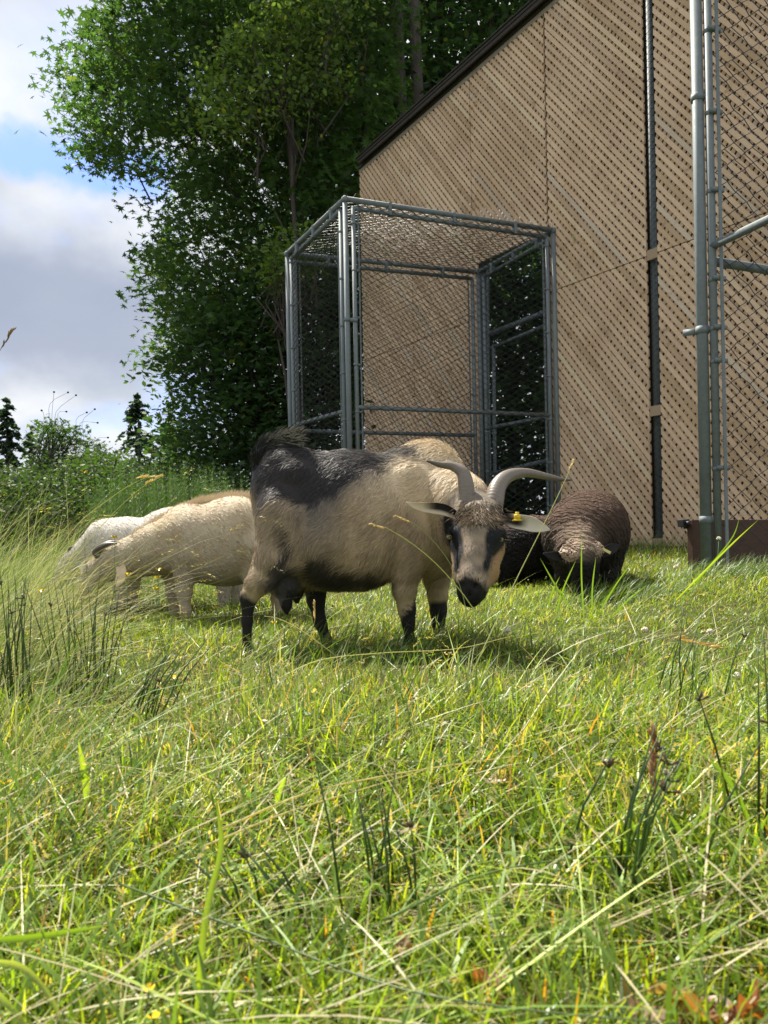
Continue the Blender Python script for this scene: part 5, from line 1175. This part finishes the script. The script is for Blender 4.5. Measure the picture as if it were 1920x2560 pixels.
stalk('arching stalk with a feathery head over the goat\'s shoulder, the lower of two', [(1240, 1620, 2.0), (1165, 1495, 2.0), (1075, 1395, 2.0), (985, 1330, 2.0), (928, 1308, 2.0)], 0.0017, 16, 603, hl=0.045)
stalk('thin arching stalk before the goat\'s muzzle, the upper of two', [(1172, 1600, 2.1), (1160, 1500, 2.1), (1120, 1400, 2.1), (1050, 1320, 2.1), (990, 1288, 2.1)], 0.0011, 14, 605, col=(0.30, 0.33, 0.18), hl=0.045)
stalk('pale stalk lying level in the grass below the goat', [(690, 1700, 1.95), (800, 1650, 2.0), (960, 1632, 2.05), (1140, 1622, 2.1), (1280, 1590, 2.15)], 0.0016, 0, 607, col=(0.55, 0.55, 0.36))
stalk('short pale stalk slanting beneath the hind legs', [(840, 1640, 2.3), (760, 1580, 2.3), (700, 1548, 2.3), (660, 1540, 2.3)], 0.0020, 0, 609, col=(0.55, 0.52, 0.34))
stalk('straw seed head arching above the cream goat\'s neck', [(60, 1560, 2.4), (170, 1340, 2.5), (270, 1250, 2.6), (350, 1200, 2.6), (398, 1192, 2.6)], 0.0016, 14, 611, hl=0.08)
stalk('leaning seed head against the sky at the far left', [(-90, 1000, 2.0), (-30, 920, 2.0), (10, 860, 2.0), (36, 822, 2.0)], 0.0013, 12, 613, col=(0.26, 0.22, 0.16), hcol=(0.30, 0.22, 0.16), hl=0.06)
stalk('long tawny seed head lying in the grass at right', [(1600, 1650, 2.2), (1660, 1612, 2.2), (1720, 1606, 2.2), (1795, 1622, 2.2)], 0.0018, 22, 615, hcol=(0.60, 0.48, 0.28), hl=0.13)
stalk('tall flat pale stem slanting across the middle foreground', [(560, 2070, 1.25), (760, 1985, 1.3), (960, 1940, 1.35), (1180, 1905, 1.4), (1300, 1890, 1.45)], 0.0017, 0, 617, lie=0.065, col=(0.55, 0.50, 0.28))
stalk('second pale stem beneath the slanting one in the middle foreground', [(500, 2120, 1.2), (720, 2030, 1.25), (900, 1975, 1.3), (1060, 1925, 1.35)], 0.0015, 0, 619, lie=0.065, col=(0.52, 0.48, 0.30))
stalk('brown-tipped stalk standing in the right foreground', [(1618, 2250, 1.05), (1630, 2080, 1.05), (1638, 1960, 1.05), (1642, 1830, 1.05)], 0.0016, 22, 621, col=(0.12, 0.14, 0.05), hcol=(0.32, 0.17, 0.09), hl=0.085)
stalk('green stem arching across the lower right foreground', [(960, 2300, 0.95), (1200, 2190, 0.97), (1400, 2150, 1.0), (1600, 2140, 1.0)], 0.0016, 0, 623, lie=0.065, col=(0.16, 0.24, 0.07))
stalk('long green stem low across the bottom of the photo', [(300, 2210, 0.86), (620, 2330, 0.84), (960, 2460, 0.84), (1280, 2520, 0.84), (1700, 2560, 0.86)], 0.0014, 0, 625, lie=0.065, col=(0.14, 0.20, 0.08))
stalk('seed head arching above the horsetails', [(120, 1480, 2.5), (240, 1330, 2.6), (340, 1230, 2.7), (405, 1190, 2.7)], 0.0012, 14, 627, hl=0.07)
stalk('thin grass stalk with a pale head left of the horned goat\'s hind leg', [(705, 1700, 2.2), (760, 1620, 2.2), (785, 1560, 2.2), (788, 1505, 2.2)], 0.001, 16, 629, hl=0.05)
def fblade(label, pts, wdt, seed, col, name='broad_grass_blade'):
    """one broad blade with a folded midrib"""
    C = catmull([P(*p) for p in pts], 14); W = np.interp(np.linspace(0, 1, 14), [0, 0.25, 0.7, 1], [0.55, 1, 0.75, 0.03]) * wdt; vs = []; fs = []
    for i in range(14):
        t = unit(C[min(i + 1, 13)] - C[max(i - 1, 0)]); sd_ = unit(np.cross(t, [0.25, -1, 0.1])); nn = unit(np.cross(sd_, t)); vs += [C[i] - sd_ * W[i] + nn * W[i] * 0.25, C[i] - nn * W[i] * 0.1, C[i] + sd_ * W[i] + nn * W[i] * 0.25]
    for i in range(13): a = i * 3; fs += [(a, a + 1, a + 4, a + 3), (a + 1, a + 2, a + 5, a + 4)]
    o = MB().add(vs, fs).build(name, M_blade, None, True); c = np.tile(np.array(col), (len(vs), 1)); c[1::3] *= 1.25; setcol(o, c); tag(o, label, 'grass blade', 'broad blades that stand out')
BG = (0.27, 0.38, 0.035)
fblade('bright yellow-green broad blade rising from the bottom edge', [(490, 2620, 0.70), (500, 2420, 0.71), (520, 2260, 0.73), (552, 2130, 0.75), (548, 2050, 0.76), (535, 1980, 0.77)], 0.0034, 1, BG)
fblade('bright blade standing upright at the left of the foreground', [(216, 2010, 1.25), (214, 1950, 1.25), (205, 1900, 1.25), (196, 1850, 1.25)], 0.0055, 2, BG)
fblade('wide blade reaching right from the lower left corner', [(-40, 2350, 0.77), (60, 2345, 0.77), (170, 2330, 0.77), (280, 2312, 0.77)], 0.0036, 3, (0.16, 0.26, 0.03))
fblade('pale curved blade in the lower left corner', [(-30, 2400, 0.7), (60, 2420, 0.7), (130, 2500, 0.69), (170, 2600, 0.68)], 0.0030, 4, (0.30, 0.36, 0.12))
fblade('second pale curved blade in the lower left corner', [(-60, 2430, 0.68), (10, 2500, 0.68), (60, 2560, 0.67), (90, 2640, 0.66)], 0.0030, 5, (0.28, 0.36, 0.12))
fblade('small bright blade in the middle left of the foreground', [(692, 2010, 1.2), (696, 1985, 1.2), (706, 1960, 1.2), (716, 1938, 1.2)], 0.0045, 6, BG)
for j, (a, b) in enumerate((((1480, 1545), (1490, 1390)), ((1390, 1530), (1440, 1400)), ((1440, 1540), (1350, 1395)), ((1500, 1530), (1580, 1405)), ((1530, 1540), (1620, 1460)), ((1460, 1550), (1455, 1330)), ((1370, 1520), (1400, 1440)))):
    fblade('green blade %s in front of the brown sheep\'s face' % ['standing straight', 'leaning right', 'leaning left', 'leaning far right', 'lowest and bending right', 'tallest and thinnest', 'shortest and leftmost'][j], [(a[0], a[1], 3.0), ((a[0] + b[0]) / 2 - 4, (a[1] + b[1]) / 2, 3.0), (b[0], b[1], 3.0)], 0.0038, 20 + j, (0.14, 0.24, 0.03))
fblade('long bright blade leaning right across the fence posts', [(1690, 1500, 3.0), (1760, 1430, 3.0), (1830, 1360, 3.0), (1895, 1300, 3.0)], 0.0042, 40, BG)
fblade('darker blade beside the long bright one by the fence posts', [(1700, 1510, 3.1), (1770, 1420, 3.1), (1830, 1345, 3.1), (1850, 1290, 3.1)], 0.0036, 41, (0.12, 0.2, 0.03))
for j, (u, v, y, dx) in enumerate(((1690, 2300, 1.0, 60), (1760, 2330, 0.98, -60), (1850, 2350, 0.95, 40), (1640, 2330, 0.98, -50), (1900, 2200, 1.05, -80))):
    fblade(['broad green blade leaning right', 'broad green blade leaning left', 'broad green blade nearest the corner', 'broad green blade beside the rush fan', 'broad green blade highest of the tuft'][j] + ' in the lower right foreground', [(u, v, y), (u + dx * 0.3, v - 130, y), (u + dx, v - 250, y), (u + dx * 2.0, v - 330, y)], 0.0045, 50 + j, (0.15, 0.25, 0.03))
# buttercups
def buttercup(label, u, v, y, seed, rpx=10):
    r = np.random.default_rng(seed); c = P(u, v, y) if v < 1680 else PG(u, v, 0.07); g_ = float(ground(c[0], c[1])); t = empty('buttercup', (c[0], c[1], g_), label, 'flower', 'yellow buttercups')
    mb = MB(); mb.tube([np.array([c[0] + 0.02, c[1], g_]), np.array([c[0] - 0.005, c[1], (g_ + c[2]) / 2]), c], 0.0011, 5); setcol(mb.build('stem', M_grass, t, True), (0.13, 0.19, 0.05))
    rm = rpx * y / F
    for k in range(5):
        a = k * 2 * PI / 5 + r.random(); d = np.array([math.cos(a), math.sin(a), 0]); sdd = np.array([-math.sin(a), math.cos(a), 0]); pts = []
        vs = [c, c + d * rm * .5 + sdd * rm * .42 + UP * rm * .28, c + d * rm + sdd * rm * .3 + UP * rm * .8, c + d * rm - sdd * rm * .3 + UP * rm * .8, c + d * rm * .5 - sdd * rm * .42 + UP * rm * .28]
        MB().add(vs, [(0, 1, 2, 3, 4)]).build('petal', M_petal, t)
for j, (u, v, y, lb) in enumerate(((397, 1427, 2.6, 'topmost buttercup of the three in front of the cream goat\'s foreleg'), (394, 1447, 2.62, 'middle buttercup of the three in front of the cream goat\'s foreleg'), (391, 1475, 2.6, 'lowest buttercup of the three in front of the cream goat\'s foreleg'), (319, 1439, 2.55, 'buttercup left of the trio, under the cream goat\'s neck'), (287, 1346, 3.0, 'small buttercup in front of the whitest goat\'s neck'), (15, 1962, 1.3, 'buttercup at the left edge of the foreground'), (435, 1698, 1.9, 'lone buttercup in the grass left of the hind hoof'), (372, 2478, 0.86, 'blurred buttercup near the bottom left'), (684, 1560, 3.0, 'buttercup low in the grass between the hind legs'), (103, 1480, 2.4, 'buttercup in the tall grass at left'), (211, 1183, 3.4, 'highest buttercup, against the dark shrubs'), (384, 2548, 0.82, 'buttercup at the bottom edge'))):
    buttercup(lb, u, v, y, 700 + j, 9 if v < 1600 else 12)
# clover heads
def clover(label, u, v, y, seed):
    r = np.random.default_rng(seed); c = P(u, v, y); g_ = float(ground(c[0], c[1])); t = empty('clover', (c[0], c[1], g_), label, 'flower', 'white clover heads'); mb = MB(); mb.tube([np.array([c[0] - 0.03, c[1], g_]), np.array([c[0] - 0.01, c[1], (g_ + c[2]) / 2 + .01]), c], 0.0011, 5); setcol(mb.build('stem', M_grass, t, True), (0.2, 0.26, 0.1))
    mb = MB()
    for k in range(46):
        d = r.normal(0, 1, 3); d[2] = abs(d[2]) - 0.3; d = unit(d); mb.tube([c, c + d * 0.008, c + d * 0.0115], [0.0012, 0.0024, 0.0008], 4)
    mb.build('flower_head', M_clover, t, True)
for j, (u, v, y, lb) in enumerate(((1797, 1347, 3.6, 'white clover head in front of the fence posts'), (1612, 1575, 2.5, 'white clover head in the lawn right of centre, the left of two'), (1775, 1580, 2.5, 'white clover head in the lawn right of centre, the right of two'), (1270, 1578, 2.6, 'white clover head just right of the goat\'s muzzle'), (1690, 1418, 3.4, 'white clover head in the grass below the plank end'), (1840, 1690, 2.0, 'white clover head at the right edge of the lawn'))):
    clover(lb, u, v, y, 730 + j)
# burr-like seed heads against the sky
knob = empty('nipplewort', gpt(130, 1400, 3.2), 'wiry plant with dot-like seed heads against the sky at far left', 'plant')
rt = P(125, 1230, 3.2)
for (a, b) in (((130, 1035), (135, 980)), ((125, 1010), (170, 981)), ((140, 1030), (190, 988)), ((145, 1034), (166, 1029)), ((190, 1050), (217, 1031)), ((205, 1055), (237, 1023)), ((200, 1058), (244, 1057)), ((110, 1040), (104, 1026)), ((240, 1100), (270, 1094))):
    mb = MB(); mb.tube(list(catmull([rt, P(a[0], a[1] + 60, 3.2), P(a[0], a[1], 3.2), P(b[0], b[1], 3.2)], 10)), 0.0007, 4); setcol(mb.build('stem', M_grass, knob, True), (0.06, 0.06, 0.05))
    c = P(b[0], b[1], 3.2); mb = MB(); mb.tube([c - UP * 0.004, c - UP * 0.002, c + UP * 0.002, c + UP * 0.004], [0.001, 0.0045, 0.0045, 0.001], 8); mb.build('seed_head', M_bark, knob, True)
# dry curled leaves
def dryleaf(label, u, v, y, sz, seed, col):
    r = np.random.default_rng(seed); c = PG(u, v, 0.032); n = 11; vs = []; fs = []; rim = [0.35, 0.8, 0.5, 1.0, 0.45, 1.05, 0.45, 1.0, 0.5, 0.8, 0.35]; a0 = r.random() * 6.28; X_ = np.array([math.cos(a0), math.sin(a0), 0.2]); Y_ = np.cross(UP + 0.5 * r.normal(0, 1, 3), X_); Y_ = unit(Y_); Nn = unit(np.cross(X_, Y_)); vs.append(c)
    for ring in (0.5, 1.0):
        for k in range(n * 2):
            a = 2 * PI * k / (n * 2); rr = np.interp(k / (n * 2) * n, range(n + 1), rim + [rim[0]]) * ring * sz; vs.append(c + X_ * rr * math.cos(a) + Y_ * rr * math.sin(a) + Nn * (sz * 0.55 * ring ** 2 * (0.7 * math.cos(2 * a + seed) + 0.5 * math.sin(5 * a)) + r.normal(0, 0.10) * sz))
    m = n * 2
    for k in range(m): fs.append((0, 1 + k, 1 + (k + 1) % m)); fs.append((1 + k, 1 + m + k, 1 + m + (k + 1) % m, 1 + (k + 1) % m))
    o = MB().add(vs, fs).build('dry_leaf', M_grass, None, True); setcol(o, np.clip(np.array(col)[None] * (1 + r.normal(0, 0.25, (len(vs), 1))), 0.02, 0.8)); tag(o, label, 'leaf', 'fallen dry leaves')
dryleaf('large curled brown leaf at the bottom right', 1610, 2520, 0.85, 0.036, 1, (0.30, 0.19, 0.13)); dryleaf('crumpled tan leaf beside the large curled one', 1690, 2500, 0.87, 0.026, 2, (0.42, 0.27, 0.17)); dryleaf('rust-red leaf in the bottom right corner', 1860, 2530, 0.84, 0.036, 3, (0.30, 0.10, 0.05)); dryleaf('orange-brown leaf between the curled ones and the corner', 1780, 2540, 0.84, 0.026, 4, (0.32, 0.15, 0.08))
dryleaf('pale crumpled leaf lying in the middle of the lawn at right', 1240, 1945, 1.45, 0.026, 5, (0.48, 0.34, 0.24)); dryleaf('brown crumpled leaf touching the pale one mid-lawn', 1285, 1955, 1.45, 0.020, 6, (0.28, 0.14, 0.10)); dryleaf('reddish dry leaf flat in the grass at the bottom centre right', 1220, 2450, 0.88, 0.022, 7, (0.36, 0.14, 0.10)); dryleaf('pinkish dry leaf at the left of the lower right foreground', 1000, 2360, 0.92, 0.014, 8, (0.40, 0.20, 0.15))
